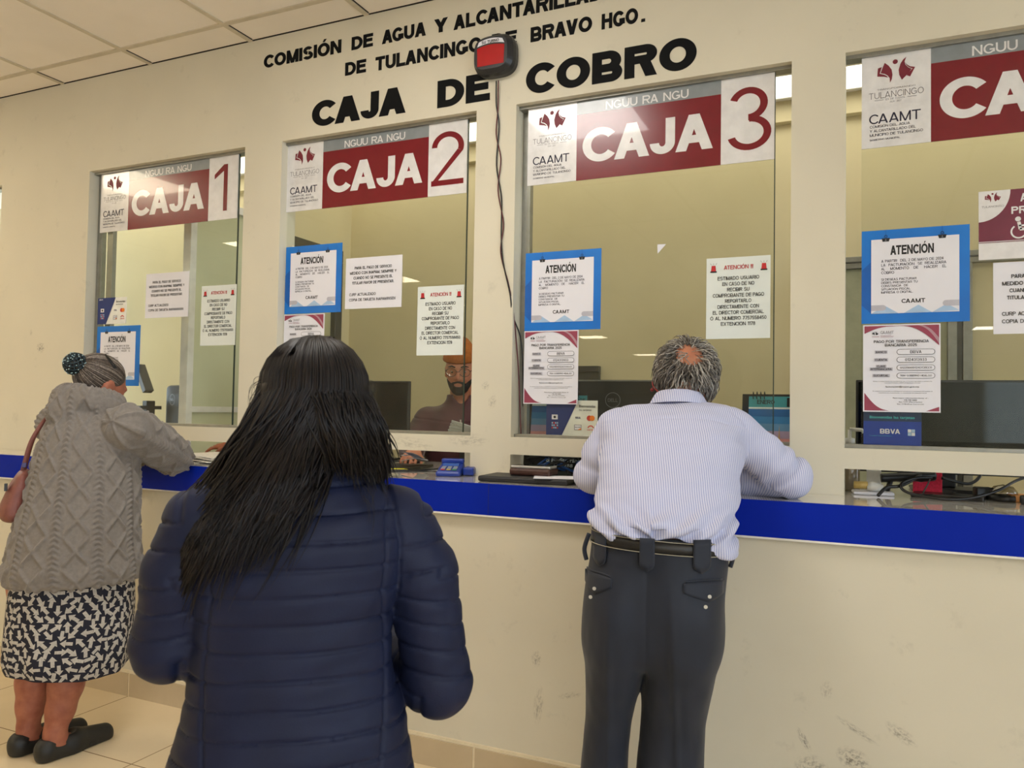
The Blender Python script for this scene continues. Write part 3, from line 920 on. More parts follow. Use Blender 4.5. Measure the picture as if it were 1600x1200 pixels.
# --- card welcome displays
def card_display(x, z):
    w, h = .201, .132
    t, y = sheet('card_display', '', 'notice', x, z, w, h, mat('card_white', (236, 236, 230), .4), 'bank card welcome displays', GY + .010 if z < 1.2 else GY)
    mb = MB()
    mb.poly([(x, z), (x + .062, z), (x + .126, z + h), (x, z + h)], y, 0)
    mb.text('BBVA', x + .010, x + .036, z + .120, z + .127, y - .0003, 1, .01)
    mb.text('Bienvenidas', x + .130, x + .193, z + .106, z + .116, y - .0003, 2, .014)
    mb.text('las tarjetas', x + .130, x + .178, z + .092, z + .101, y - .0003, 2, .004)
    mb.rect(x + .022, x + .046, z + .060, z + .078, y - .0003, 1)
    mb.disc(x + .034, z + .069, .005, y - .0005, 2)
    for i in range(4):
        for j in range(3):
            mb.rect(x + .022 + i * .007, x + .027 + i * .007, z + .026 + j * .009, z + .032 + j * .009, y - .0003, 3 if (i + j) % 3 else 4)
    mb.text('VISA', x + .115, x + .136, z + .064, z + .072, y - .0003, 5, .02)
    mb.disc(x + .170, z + .067, .010, y - .0003, 4); mb.disc(x + .181, z + .067, .010, y - .0005, 6)
    mb.rect(x + .112, x + .140, z + .022, z + .042, y - .0003, 7)
    mb.rect(x + .114, x + .138, z + .024, z + .040, y - .0005, 1)
    mb.text('DISCOVER', x + .115, x + .137, z + .030, z + .035, y - .0007, 2, .02)
    mb.poly([(x + .124, z + .0235), (x + .1385, z + .0235), (x + .1385, z + .030)], y - .0007, 6)
    mb.ring(x + .176, z + .028, .009, .013, y - .0003, 4, 14, 15, 165)
    mb.text('carnet', x + .162, x + .191, z + .022, z + .027, y - .0003, 4, .02)
    mb.build('lettering', [mat('bank_navy', (16, 44, 112), .4), M_PAPER, M_INK, M_PALEB, mat('card_red', (214, 48, 36), .5), mat('visa_blue', (20, 32, 96), .5), mat('card_orange', (240, 130, 30), .5), M_GREYI], t)
    return t
card_display(-1.0975, 1.147)['label'] = 'navy and white bank card display under the CAJA 3 transfer sheet'
card_display(-3.535, 1.634)['label'] = 'small navy and white bank card notice on the CAJA 1 window above the blue notice'
# bank display below the right transfer sheet
t, y = sheet('bank_display', 'royal blue bank display card under the transfer sheet on the right window', 'notice', -.007, 1.146, .165, .150, mat('bank_royal', (4, 58, 160), .35, rgb2=(4, 52, 150)), None, GY + .012)
mb = MB()
mb.rect(-.007, .158, 1.224, 1.296, y, 0)
mb.text('Bienvenidas las tarjetas', .011, .139, 1.230, 1.241, y - .0003, 1, .014)
mb.text('BBVA', .041, .098, 1.185, 1.200, y - .0003, 2, .022)
mb.text('Creando Oportunidades', .010, .075, 1.176, 1.1795, y - .0003, 3)
for (a, b_) in ((0, 0), (.0105, 0), (0, .0105), (.0105, .0105)):
    mb.rect(.120 + a, .1295 + a, 1.180 + b_, 1.1895 + b_, y - .0003, 4 if a == b_ else 2)
mb.build('lettering', [mat('bank_deep', (8, 48, 92), .35), M_TEAL, M_PAPER, M_TEAL, M_PALEB], t)

# --- priority attention sign
t, y = sheet('priority_sign', 'maroon and white wheelchair priority sign cut by the right edge', 'sign', .312, 1.719, .300, .209, M_SIGNW, None)
mb = MB()
X, Z = .312, 1.719
mb.rect(X, X + .300, Z + .055, Z + .209, y, 0)
mb.poly([(X, Z + .209), (X + .083, Z + .209)] + [(X + .083 * math.cos(math.radians(a)) , Z + .209 - .094 * math.sin(math.radians(a))) for a in range(8, 91, 8)] + [(X, Z + .115)], y - .0003, 1)
mb.rect(X, X + .300, Z + .0505, Z + .0525, y, 0)
emblem(mb, X + .016, Z + .174, .042, y - .0006, 2)
mb.text('TULANCINGO', X + .008, X + .066, Z + .158, Z + .164, y - .0006, 3)
mb.text('ATENCI\u00d3N', X + .108, X + .230, Z + .170, Z + .194 + .007, y - .0006, 1, .024)
mb.text('PRIORITARIA', X + .085, X + .270, Z + .134, Z + .156, y - .0006, 1, .024)
cx = X + .098
mb.disc(cx + .004, Z + .1175, .0075, y - .0006, 1)
mb.line((cx + .006, Z + .109), (cx + .010, Z + .086), .009, y - .0006, 1)
mb.line((cx + .006, Z + .0975), (cx + .024, Z + .0975), .005, y - .0006, 1)
mb.line((cx + .008, Z + .0865), (cx + .030, Z + .0865), .008, y - .0006, 1)
mb.line((cx + .028, Z + .0875), (cx + .040, Z + .066), .007, y - .0006, 1)
mb.line((cx + .038, Z + .066), (cx + .048, Z + .069), .006, y - .0006, 1)
mb.ring(cx + .006, Z + .080, .017, .0215, y - .0006, 1, 26, 125, 350)
mb.text('CAAMT', X + .130, X + .200, Z + .030, Z + .046, y, 3, .004)
for i in range(3):
    mb.line((X + .132, Z + .024 - .0055 * i), (X + .210, Z + .024 - .0055 * i), .0016, y, 3)
mb.line((X + .132, Z + .008), (X + .19, Z + .008), .003, y, 4)
mb.build('lettering', [mat('plum_maroon', (112, 34, 58), .3, rgb2=(104, 30, 54)), M_SIGNW, M_MAROON2, M_GREYI, M_NAVY], t)

# torn scrap of paper on the CAJA 3 glass
mb = MB(); mb.prism([(-.679, 1.838), (-.648, 1.837), (-.678, 1.805)], GY - .0015, GY - .0004)
tag(mb.build('paper_scrap', M_PAPER), 'tiny torn white triangle of paper stuck on the CAJA 3 glass', 'paper')
# ================================================================ things on the wall, the counter and the office desk
def rounded(cx, cz, rx, rz, e=4.0, n=40):
    out = []
    for i in range(n):
        a = 2 * math.pi * i / n
        c, s_ = math.cos(a), math.sin(a)
        out.append((cx + rx * math.copysign(abs(c) ** (2 / e), c), cz + rz * math.copysign(abs(s_) ** (2 / e), s_)))
    return out

def loft_y(mb, rings, mi=0, cap=True):
    """rings of (outline, y) joined front to back"""
    n = len(rings[0][0]); vs, fs = [], []
    for pts, y in rings:
        vs += [(p[0], y, p[1]) for p in pts]
    for i in range(len(rings) - 1):
        for k in range(n):
            fs.append((i * n + k, i * n + (k + 1) % n, (i + 1) * n + (k + 1) % n, (i + 1) * n + k))
    if cap:
        fs.append(tuple(range((len(rings) - 1) * n, len(rings) * n)))
    mb.add(vs, fs, mi)

# turn display over the windows
cx, cz = -1.301, 2.596
t = thing('turn_display', 'rounded black turn display with red screen mounted over the wall lettering', 'display', (cx, 0, cz - 0.0740))
mb = MB()
loft_y(mb, [(rounded(cx, cz, 0.0853, 0.0766, 3.2), -0.0009), (rounded(cx, cz, 0.0870, 0.0783, 3.2), -0.0261), (rounded(cx, cz, 0.0835, 0.0748, 3.2), -0.0435),
            (rounded(cx, cz, 0.0766, 0.0679, 3.4), -0.0522), (rounded(cx - 0.0035, cz, 0.0696, 0.0609, 3.6), -.0615)][::-1], 0, True)
mb.poly(rounded(cx - 0.0035, cz, 0.0696, 0.0609, 3.6), -.0615, 0)
mb.build('housing', mat('display_black', (26, 27, 30), .35, rgb2=(34, 36, 40), nscale=4), t, smooth=False)
mb = MB()
arcx = [cx - 0.0609 + 0.1148 * i / 12 for i in range(13)]
def dome(x, z0, b): return z0 + b * (1 - ((x - cx + 0.0035) / 0.0592) ** 2)
mb.poly([(cx - 0.0592, cz - 0.0478), (cx + 0.0522, cz - 0.0478)] + [(x, dome(x, cz + 0.0226, 0.0087)) for x in arcx[::-1]], -.0625, 0)
mb.build('red_screen', mat('red_screen', (176, 0, 14), .18, coat=.5, rgb2=(168, 0, 12)), t)
mb = MB()
mb.poly([(x, dome(x, cz + 0.0287, 0.0087)) for x in arcx] + [(cx + 0.0452 - 0.0992 * i / 10, dome(cx + 0.0452 - 0.0992 * i / 10, cz + 0.0435, 0.0122)) for i in range(11)], -.0625, 0)
mb.text('SU TURNO', cx - 0.0418, cx + 0.0313, cz + .0375, cz + .0490, -.0630, 1, .03)
mb.build('label_strip', [M_PAPER, M_INK], t)
# the two wires hanging from it
def sag(pts, n=6):
    out = []
    for i in range(len(pts) - 1):
        a, b = Vector(pts[i]), Vector(pts[i + 1])
        p0 = Vector(pts[max(i - 1, 0)]); p3 = Vector(pts[min(i + 2, len(pts) - 1)])
        for k in range(n):
            u = k / n
            out.append(0.5 * ((2 * a) + (b - p0) * u + (2 * p0 - 5 * a + 4 * b - p3) * u * u + (-p0 + 3 * a - 3 * b + p3) * u ** 3))
    out.append(Vector(pts[-1]))
    return out
mb = MB(); mb.tube(sag([(-1.302, -.012, 2.506), (-1.304, -.005, 2.42), (-1.290, -.006, 2.33), (-1.298, -.005, 2.18), (-1.275, -.005, 2.05), (-1.272, -.006, 1.90), (-1.262, -.006, 1.80), (-1.232, -.005, 1.68), (-1.226, .01, 1.60), (-1.206, .05, 1.50), (-1.203, .07, 1.30), (-1.21, .08, 1.145)]), .0028)
tag(mb.build('display_wire', M_BLACK, smooth=True), 'black wire hanging from the turn display down to the CAJA 3 window', 'wire', 'wires below the turn display')
mb = MB(); mb.tube(sag([(-1.293, -.012, 2.506), (-1.296, -.006, 2.40), (-1.302, -.005, 2.30), (-1.280, -.006, 2.20), (-1.290, -.005, 2.08), (-1.264, -.006, 1.95), (-1.274, -.005, 1.84), (-1.240, -.004, 1.72), (-1.224, .01, 1.62), (-1.212, .04, 1.40), (-1.205, .06, 1.145)]), .0024)
tag(mb.build('display_wire', mat('maroon_wire', (92, 30, 36), .5), smooth=True), 'thinner maroon wire twisted round the black one under the turn display', 'wire', 'wires below the turn display')

# monitors on the desk
M_SCREEN = mat('dark_screen', (9, 11, 11), .04, spec=.3)
M_CHAR = mat('charcoal_plastic', (38, 40, 42), .45)
def monitor(x, y, z, w, h, rz, label, back=False, stand_z=CT):
    """z = bottom of the panel; the side towards the hall is the screen, or the moulded back"""
    t = thing('monitor', label, 'monitor', (x, y, stand_z), rz)
    mb = MB()
    if not back:
        mb.box(-w/2, w/2, 0, .022, z - stand_z, z - stand_z + h, 0)
        mb.build('bezel', M_CHAR, t, local=True, bevel=.003)
        mb = MB(); mb.rect(-w/2 + .008, w/2 - .008, z - stand_z + .014, z - stand_z + h - .008, -.002); mb.build('screen', M_SCREEN, t, local=True)
    else:
        loft_y(mb, [(rounded(0, z - stand_z + h/2, w/2, h/2, 14), .035), (rounded(0, z - stand_z + h/2, w/2, h/2, 14), .018), (rounded(0, z - stand_z + h/2, w/2 * .97, h/2 * .96, 12), .004), (rounded(0, z - stand_z + h/2 - .01, w/2 * .8, h/2 * .7, 8), -.004)], 0)
        mb.build('back_cover', M_CHAR, t, local=True)
        mb = MB(); mb.ring(-.050, z - stand_z + h - .085, .0295, .032, -.0065, 0, 40); mb.text('DELL', -.071, -.029, z - stand_z + h - .092, z - stand_z + h - .078, -.0065, 0, .012)
        mb.build('logo', mat('logo_silver', (150, 152, 156), .3, metal=.6), t, local=True)
    mb = MB(); mb.box(-.028, .028, .024, .046, .012, z - stand_z + h * .4); mb.build('stand', M_BLACK, t, local=True, bevel=.004)
    mb = MB(); mb.poly([(0, 0)] * 3, 0) if False else mb.prism(rounded(0, .0, .11, .006, 6), -.06, .10); mb.build('foot', M_BLACK, t, local=True)
    for c in t.children:
        if c.name.startswith('foot'): c.location.z = .006
    return t
monitor(-2.165, .46, 1.055, .405, .312, 0.06, 'dark customer monitor behind the CAJA 2 glass beside the bearded cashier')
monitor(-.905, .44, 1.06, .50, .312, .10, 'charcoal monitor back with a round logo behind the CAJA 3 glass', True)
monitor(.255, .35, 1.045, .575, .322, .05, 'wide dark monitor behind the glass of the right window')
monitor(-3.60, .62, 1.05, .30, .300, -.3, 'dark monitor standing behind the CAJA 1 glass', True)

# tilted dark screen and box behind the CAJA 1 glass
t = thing('tablet_terminal', 'tilted dark terminal behind the CAJA 1 glass next to the older woman head', 'terminal', (-3.86, .62, CT), -.3)
mb = MB(); mb.box(-.03, .03, 0, .05, 0, .27); mb.build('post', M_CHAR, t, local=True, bevel=.004)
mb = MB(); mb.add([(-.09, -.03, .47), (-.055, -.03, .485), (.075, -.03, .33), (.04, -.03, .315), (-.09, .02, .47), (-.055, .02, .485), (.075, .02, .33), (.04, .02, .315)],
       [(0, 3, 2, 1), (4, 5, 6, 7), (0, 1, 5, 4), (1, 2, 6, 5), (2, 3, 7, 6), (3, 0, 4, 7)]); mb.build('screen_panel', M_BLACK, t, local=True)
mb = MB(); mb.box(-.12, .09, -.06, .06, .22, .24); mb.build('tray', M_CHAR, t, local=True)
t = thing('jar', 'small clear jar standing in the office by the tilted terminal', 'jar', (-3.93, .50, CT))
mb = MB(); mb.lathe([(.03, 0), (.034, .01), (.034, .07), (.026, .085), (.026, .1)], (-3.93, .50, CT)); mb.build('glass_body', glass_mat('jar_glass', (206, 216, 206), .12), t, smooth=True)
mb = MB(); mb.lathe([(.028, .1), (.028, .115)], (-3.93, .50, CT)); mb.build('lid', M_ALU, t)
t = thing('office_chair', 'black curved office chair back seen low behind the CAJA 1 glass', 'chair', (-3.62, .98, 0))
mb = MB(); mb.tube(sag([(-3.80, .98, .9), (-3.80, 1.0, 1.10), (-3.70, 1.0, 1.165), (-3.58, 1.0, 1.12), (-3.55, .98, .9)]), .014); mb.build('back_frame', M_BLACK, t, smooth=True)
mb = MB(); mb.box(-3.79, -3.56, .99, 1.01, .75, 1.11); mb.build('backrest', mat('mesh_fabric', (26, 26, 28), .8), t, bevel=.01)
mb = MB(); mb.box(-3.86, -3.46, .80, 1.24, .44, .50); mb.build('seat', M_BLACK, t, bevel=.02)
mb = MB(); mb.tube([(-3.66, 1.02, .06), (-3.66, 1.02, .44)], .03); mb.build('column', M_BLACK, t)
for k in range(5):
    a = 2 * math.pi * k / 5
    mb = MB(); mb.tube([(-3.66, 1.02, .07), (-3.66 + .24 * math.cos(a), 1.02 + .24 * math.sin(a), .02)], .018); mb.build('leg', M_BLACK, t)

# desk calendars
def calendar(x, y, rz, label):
    w, h = .245, .322
    t = thing('desk_calendar', label, 'calendar', (x, y, CT), rz)
    tilt = .055
    def P(u, v, off=0.0): return (u - w/2, tilt * v / h - off, v)
    mb = MB(); mb.add([P(0, 0), P(w, 0), P(w, h), P(0, h), (-w/2, .14, 0), (w/2, .14, 0), (w/2, tilt + .006, h), (-w/2, tilt + .006, h)],
                      [(0, 1, 2, 3), (4, 7, 6, 5), (0, 3, 7, 4), (1, 5, 6, 2), (2, 6, 7, 3)]); mb.build('easel', M_BLACK, t, local=True)
    mb = MB()
    def q(u0, u1, v0, v1, mi, o=.0012): mb.add([P(u0, v0, o), P(u1, v0, o), P(u1, v1, o), P(u0, v1, o)], [(0, 1, 2, 3)], mi)
    def pg(pts, mi, o=.0018): mb.add([P(a, b, o) for a, b in pts], [tuple(range(len(pts)))], mi)
    q(.022, w, 0, h - .008, 0)
    q(.022, w, h - .045, h - .008, 1, .0016); q(.022, w, h - .052, h - .045, 2, .0016)
    for k in range(6):  # evening sky bands of the printed picture
        q(.022, w, .120 + k * .025, .146 + k * .025, 3 + k, .0016)
    q(.022, w, .072, .120, 9, .0016)
    rg = random.Random(4)
    u = .024
    while u < w - .012:
        bw = rg.uniform(.006, .014); bh = rg.uniform(.016, .045)
        pg([(u, .095), (u + bw, .095), (u + bw, .095 + bh), (u, .095 + bh)], 10 if rg.random() < .6 else 11)
        u += bw + .001
    pg([(.118, .095), (.132, .095), (.129, .150), (.1265, .185), (.125, .215), (.1235, .185), (.121, .150)], 11, .0022)
    q(.022, w, .030, .072, 12, .0016); q(.022, w, 0, .030, 9, .0016)
    mb2 = MB()
    mb2.text('ENERO', .050, .108, h - .034, h - .020, 0, 0, .016)
    mb2.text('2025', .190, .238, h - .034, h - .020, 0, 0, .016)
    mb2.rect(.148, .168, h - .043, h - .012, 0.0004, 0)
    mb2.text('ci Mediterr\u00e1nea', .092, .240, .052, .068, 0, 1, .012)
    mb2.text('778 788 44', .120, .236, .033, .046, 0, 1, .016)
    mb.add([(p[0] - w/2, tilt * p[2] / h - .003 + p[1], p[2]) for p in mb2.v], mb2.f, 0)
    mb.m[-len(mb2.f):] = [2 if k else 12 for k in mb2.m]
    cols = [(40, 44, 52), (58, 150, 160), (214, 226, 226), (236, 168, 140), (226, 160, 160), (176, 158, 190), (98, 150, 196), (46, 126, 186), (20, 96, 160), (70, 82, 76), (74, 62, 52), (208, 168, 92), (16, 16, 18)]
    mb.build('page', [mat('calendar_print_%d' % i, c, .5) for i, c in enumerate(cols)], t, local=True)
    for k in list(range(2, 6)) + list(range(13, 17)):
        r = MB(); u = .012 + k * .0125 - w/2
        r.tube([(u, tilt - .006 + .010 * math.cos(a), h - .004 + .012 * math.sin(a)) for a in [i * math.pi / 4 for i in range(9)]], .0016, n=6)
        r.build('binding_ring', M_BLACK, t, local=True)
    return t
calendar(-.272, .085, .0, 'desk calendar with a city skyline picture behind the right end of the CAJA 3 glass')
calendar(-1.115, .17, .12, 'desk calendar half hidden behind the card display of the CAJA 3 window')

# ---- pay slot of CAJA 1
t = thing('newspaper_stack', 'loose pile of white printed papers on the counter below the CAJA 1 window', 'papers', (-2.68, -.06, CT))
rg = random.Random(2)
for k in range(5):
    mb = MB(); a = rg.uniform(-.2, .2); cx, cy = -2.68 + rg.uniform(-.01, .01), -.075 + rg.uniform(-.012, .012)
    n = 8; vs, fs = [], []
    for i in range(n + 1):
        for j in range(2):
            u, v = (i / n - .5) * .30, (j - .5) * .20
            vs.append((cx + u * math.cos(a) - v * math.sin(a), cy + u * math.sin(a) + v * math.cos(a), CT + .002 + k * .0052 + .010 * (k / 4) * math.sin(3.1 * i / n) + .002 * math.sin(9 * i / n + k)))
    for i in range(n): fs.append((2 * i, 2 * i + 2, 2 * i + 3, 2 * i + 1))
    mb.add(vs, fs)
    o = mb.build('paper_sheet', mat('newsprint', (232, 226, 212), .8, rgb2=(206, 200, 190), nscale=60), t)
    sm = o.modifiers.new('thick', 'SOLIDIFY'); sm.thickness = .004; sm.offset = 1

# ---- pay slot of CAJA 2
t = thing('card_terminal', 'blue card payment terminal on the counter beside the pillar by CAJA 2', 'card terminal', (-1.445, -.055, CT), .35)
M_TB = mat('terminal_blue', (22, 56, 150), .35, rgb2=(18, 48, 136)); M_TB2 = mat('terminal_pale_blue', (70, 110, 190), .4)
mb = MB()
mb.add([(-.048, -.075, 0), (.048, -.075, 0), (.048, .075, 0), (-.048, .075, 0), (-.046, -.072, .020), (.046, -.072, .020), (.044, .072, .046), (-.044, .072, .046)],
       [(0, 3, 2, 1), (4, 5, 6, 7), (0, 1, 5, 4), (1, 2, 6, 5), (2, 3, 7, 6), (3, 0, 4, 7)])
mb.build('housing', M_TB, t, local=True, bevel=.008)
mb = MB(); mb.box(-.044, .044, .045, .072, .040, .060); mb.build('printer_hood', M_TB, t, local=True, bevel=.006)
mb = MB(); mb.box(.05, .092, -.03, .06, .002, .032); mb.build('dock', M_TB, t, local=True, bevel=.006)
mb = MB(); mb.box(-.030, .030, .004, .034, .0345, .0435); mb.build('screen', M_TB2, t, local=True)
for i in range(4):
    for j in range(3):
        mb = MB(); x, y = -.030 + j * .022, -.060 + i * .014
        z = .0215 + (y + .072) * .18
        mb.box(x, x + .016, y, y + .009, z, z + .0035); mb.build('key', [mat('key_red', (206, 60, 70), .5), mat('key_yellow', (214, 190, 70), .5), mat('key_green', (70, 160, 90), .5)][j] if i == 0 else mat('key_grey', (150, 156, 170), .5), t, local=True)

def flat(name, label, cat, x, y, z, w, d, h, rz, m, group=None, bevel=.002):
    mb = MB(); mb.box(-w/2, w/2, -d/2, d/2, 0, h)
    o = mb.build(name, m, bevel=bevel)
    o.location = (x, y, z); o.rotation_euler = (0, 0, rz)
    return tag(o, label, cat, group)
flat('folder', 'dark olive folder lying in the CAJA 2 pay slot', 'folder', -1.83, .14, CT + .0005, .30, .20, .012, .25, mat('olive_card', (58, 54, 42), .6))
flat('pencil_case', 'dark pouch resting on the olive folder in the CAJA 2 slot', 'pouch', -1.93, .16, CT + .013, .12, .07, .022, .15, mat('dark_pouch', (40, 34, 30), .7), None, .008)
mb = MB(); mb.tube([(-1.82, -.02, CT + .0045), (-1.705, .03, CT + .0045), (-1.69, .0365, CT + .0045)], [.0042, .0042, .0008]); tag(mb.build('highlighter', mat('yellow_pen', (206, 200, 40), .5), smooth=True), 'yellow pen on the counter in the CAJA 2 slot', 'pen')
mb = MB(); mb.tube(sag([(-1.95, -.03, CT + .004), (-1.80, -.05, CT + .004), (-1.68, .0, CT + .004), (-1.62, .09, CT + .004), (-1.57, .16, CT + .01)]), .0035); tag(mb.build('cable', M_BLACK, smooth=True), 'thin black cable curling over the counter in the CAJA 2 slot', 'cable')
mb = MB(); mb.tube(sag([(-1.49, -.01, CT + .003), (-1.52, .04, CT + .003), (-1.60, .03, CT + .003), (-1.72, -.06, CT + .003), (-1.90, -.07, CT + .003)]), .0025); tag(mb.build('cable', M_BLACK, smooth=True), 'cable running left from the blue card terminal', 'cable')
flat('receipt_sheet', 'white sheet lying beside the blue card terminal', 'paper', -1.60, .10, CT + .0004, .13, .10, .001, -.2, M_PAPER, None, 0)
t = thing('printer', 'pale grey machine standing behind the pillar end of the CAJA 2 slot', 'machine', (-1.44, .36, CT))
mb = MB(); mb.box(-1.56, -1.33, .27, .47, CT, CT + .12); mb.build('housing', mat('machine_grey', (188, 184, 172), .5), t, bevel=.008)
mb = MB(); mb.tube([(-1.455, .262, CT + .07 + .0), (-1.475, .255, CT + .085), (-1.495, .255, CT + .07), (-1.49, .255, CT + .04), (-1.46, .262, CT + .035)], .003); mb.build('cord', M_BLACK, t)
flat('cash_box', 'black upright box behind the CAJA 2 slot in front of the maroon jacket', 'box', -1.60, .40, CT, .075, .05, .125, 0, M_BLACK)
t = thing('banknote_fan', 'grey fan of papers behind the glass by the cashier zipper', 'papers', (-1.60, .30, 1.10))
for k in range(4):
    mb = MB(); mb.box(-.05, .05, -.002, .002, 0, .012)
    o = mb.build('slip', mat('slip_grey', (186, 188, 186), .7), t, local=True); o.location = (0.01 * k, -.01 * k, .035 + .011 * k); o.rotation_euler = (0.5, .12 + .05 * k, .2)

# ---- pay slot of CAJA 3
flat('folder', 'black zip folder on the counter below the CAJA 3 window', 'folder', -1.085, -.130, CT + .0005, .33, .175, .020, .06, mat('black_leatherette', (24, 24, 28), .45, bump=.2, bscale=400), None, .007)
flat('paper_sheet', 'white sheet sticking out of the black zip folder', 'paper', -.975, -.150, CT + .021, .16, .12, .0012, .35, M_PAPER, None, 0)
flat('wallet', 'brown leather wallet on the black folder under a silver phone', 'wallet', -1.085, -.095, CT + .0215, .155, .095, .024, .05, mat('brown_leather', (74, 44, 36), .45, rgb2=(60, 34, 28), nscale=40, bump=.3), None, .008)
t = thing('phone', 'silver edged phone lying on the brown wallet', 'phone', (-1.085, -.095, CT + .0462), .03)
mb = MB(); mb.box(-.075, .075, -.037, .037, 0, .009); mb.build('frame', mat('phone_silver', (198, 198, 196), .3, metal=.4), t, local=True, bevel=.003)
mb = MB(); mb.box(-.071, .071, -.034, .034, .0092, .0098); mb.build('screen', M_SCREEN, t, local=True)
# cables in that slot
rg = random.Random(9)
M_CBLUE = mat('cable_blue', (30, 80, 150), .5)
for k in range(14):
    pts = []
    x = -1.19 + .022 * k
    for j in range(6):
        pts.append((x + rg.uniform(-.07, .09), .16 + rg.uniform(-.05, .14), CT + .004 + rg.uniform(0, .085) * (1 if 0 < j < 5 else .1)))
    mb = MB(); mb.tube(sag(pts, 4), .0036 if k % 4 else .0045)
    tag(mb.build('cable', M_CBLUE if k % 4 == 0 else M_BLACK, smooth=True), 'blue cable in the tangle behind the CAJA 3 slot' if k % 4 == 0 else 'black cable in the tangle behind the CAJA 3 slot', 'cable', 'cable tangle behind the third slot, %s ones' % ('blue' if k % 4 == 0 else 'black'))
t = thing('power_strip', 'black power strip with plugs among the cables behind the CAJA 3 slot', 'power strip', (-1.02, .34, CT))
mb = MB(); mb.box(-1.19, -.85, .31, .36, CT, CT + .042); mb.build('housing', M_BLACK, t, bevel=.004)
for k in range(5):
    mb = MB(); mb.box(-1.17 + k * .062, -1.135 + k * .062, .318, .352, CT + .042, CT + .075); mb.build('plug', M_CHAR, t, bevel=.004)

# ---- pay slot of the right window
t = thing('pump_bottle', 'clear pump bottle behind the left end of the right window', 'bottle', (-.050, .20, CT))
mb = MB(); c = (-.050, .20, CT)
mb.lathe([(.030, 0), (.033, .006), (.033, .10), (.030, .125), (.016, .148), (.014, .155)], c); mb.build('body', glass_mat('bottle_plastic', (214, 206, 192), .1), t, smooth=True)
mb = MB(); mb.lathe([(.0275, .004), (.0275, .088)], c); mb.build('gel', mat('clear_gel', (196, 186, 168), .2), t, smooth=True)
mb = MB(); mb.lathe([(.0165, .155), (.0165, .176), (.006, .178), (.006, .205)], c); mb.tube([(-.050, .20, CT + .207), (-.012, .20, CT + .205), (-.006, .20, CT + .196)], .006); mb.build('pump', M_WHITE, t, smooth=True)
flat('carton', 'small white carton next to the pump bottle behind the right window', 'box', .025, .25, CT, .045, .05, .07, 0, M_WHITE)
t = thing('desk_stamp', 'yellow handled stamp with white holder in the right pay slot', 'stamp', (0, .08, CT))
mb = MB(); mb.tube([(-.035, .075, CT + .030), (.005, .08, CT + .030)], .012); mb.build('handle', mat('stamp_yellow', (196, 164, 92), .5), t, smooth=True)
mb = MB(); mb.tube([(.004, .08, CT + .026), (.02, .08, CT + .026), (.05, .085, CT + .022)], [.013, .017, .011]); mb.build('holder', M_WHITE, t, smooth=True)
flat('paper_sheet', 'white curled papers under the yellow handled stamp', 'paper', .02, .10, CT + .0005, .12, .08, .010, .1, M_PAPER, None, .004)
t = thing('barcode_scanner', 'black handheld scanner lying in the right pay slot', 'scanner', (.10, .14, CT))
mb = MB(); mb.tube(sag([(.045, .12, CT + .052), (.09, .13, CT + .056), (.15, .15, CT + .060), (.20, .17, CT + .066)]), [.014] * 7 + [.016] * 6 + [.019] * 6); mb.build('body', M_BLACK, t, smooth=True)
mb = MB(); mb.tube([(.06, .125, CT + .002), (.075, .125, CT + .05)], .008); mb.build('grip', M_BLACK, t, smooth=True)
flat('sponge_pad', 'bright red dotted pad standing in the right pay slot', 'pad', .185, .22, CT + .0005, .085, .012, .098, .02, mat('pink_red_pad', (226, 40, 76), .7, rgb2=(200, 20, 54), nscale=160))
flat('tablet', 'flat black device lying on the counter of the right slot', 'device', .235, .11, CT + .0005, .20, .10, .012, -.18, mat('black_device', (26, 24, 24), .3), None, .003)
def cable(pts, r, lab):
    mb = MB(); mb.tube(sag(pts), r); tag(mb.build('cable', M_BLACK, smooth=True), lab, 'cable')
cable([(.035, .0, CT + .006), (.06, .03, CT + .03), (.10, .05, CT + .036), (.15, .12, CT + .060), (.17, .16, CT + .075), (.20, .2, CT + .11)], .0055, 'thick black cable arching at the left of the right pay slot')
cable([(.19, .10, CT + .062), (.14, .07, CT + .060), (.10, .04, CT + .040), (.12, .02, CT + .018), (.20, .0, CT + .007), (.28, .02, CT + .010), (.36, .06, CT + .034), (.42, .12, CT + .064), (.48, .16, CT + .085)], .0045, 'long black cable looping from the red pad to the right edge')
cable([(.20, .17, CT + .08), (.18, .12, CT + .04), (.165, .08, CT + .012), (.19, .06, CT + .012)], .0025, 'thin dark wire in front of the red pad')
cable([(.335, .2, CT + .12), (.33, .18, CT + .07), (.30, .16, CT + .045), (.26, .15, CT + .05), (.22, .14, CT + .06)], .005, 'black cable behind the flat black device')
t = thing('tape_dispenser', 'clear domed dispenser with black base in the right pay slot', 'dispenser', (.385, .12, CT))
mb = MB(); mb.lathe([(.040, .018), (.038, .030), (.026, .044), (.0, .050)], (.385, .12, CT), 0, 20); mb.build('dome', glass_mat('dome_plastic', (200, 196, 184), .1), t, smooth=True)
mb = MB(); mb.lathe([(.040, 0), (.042, .004), (.041, .018)], (.385, .12, CT)); mb.build('base', M_BLACK, t, smooth=True)
flat('adapter', 'small black adapter with a silver end in the right pay slot', 'adapter', .335, .15, CT + .0005, .05, .04, .036, .2, M_BLACK, None, .004)
flat('note_pad', 'orange edged note pad at the right end of the pay slot', 'note pad', .45, .13, CT + .0005, .10, .08, .020, 0, mat('orange_paper', (226, 160, 96), .7))
flat('stapler', 'black stapler on the counter at the right edge of the picture', 'stapler', .47, .03, CT + .0005, .11, .04, .026, -.1, M_BLACK, None, .006)
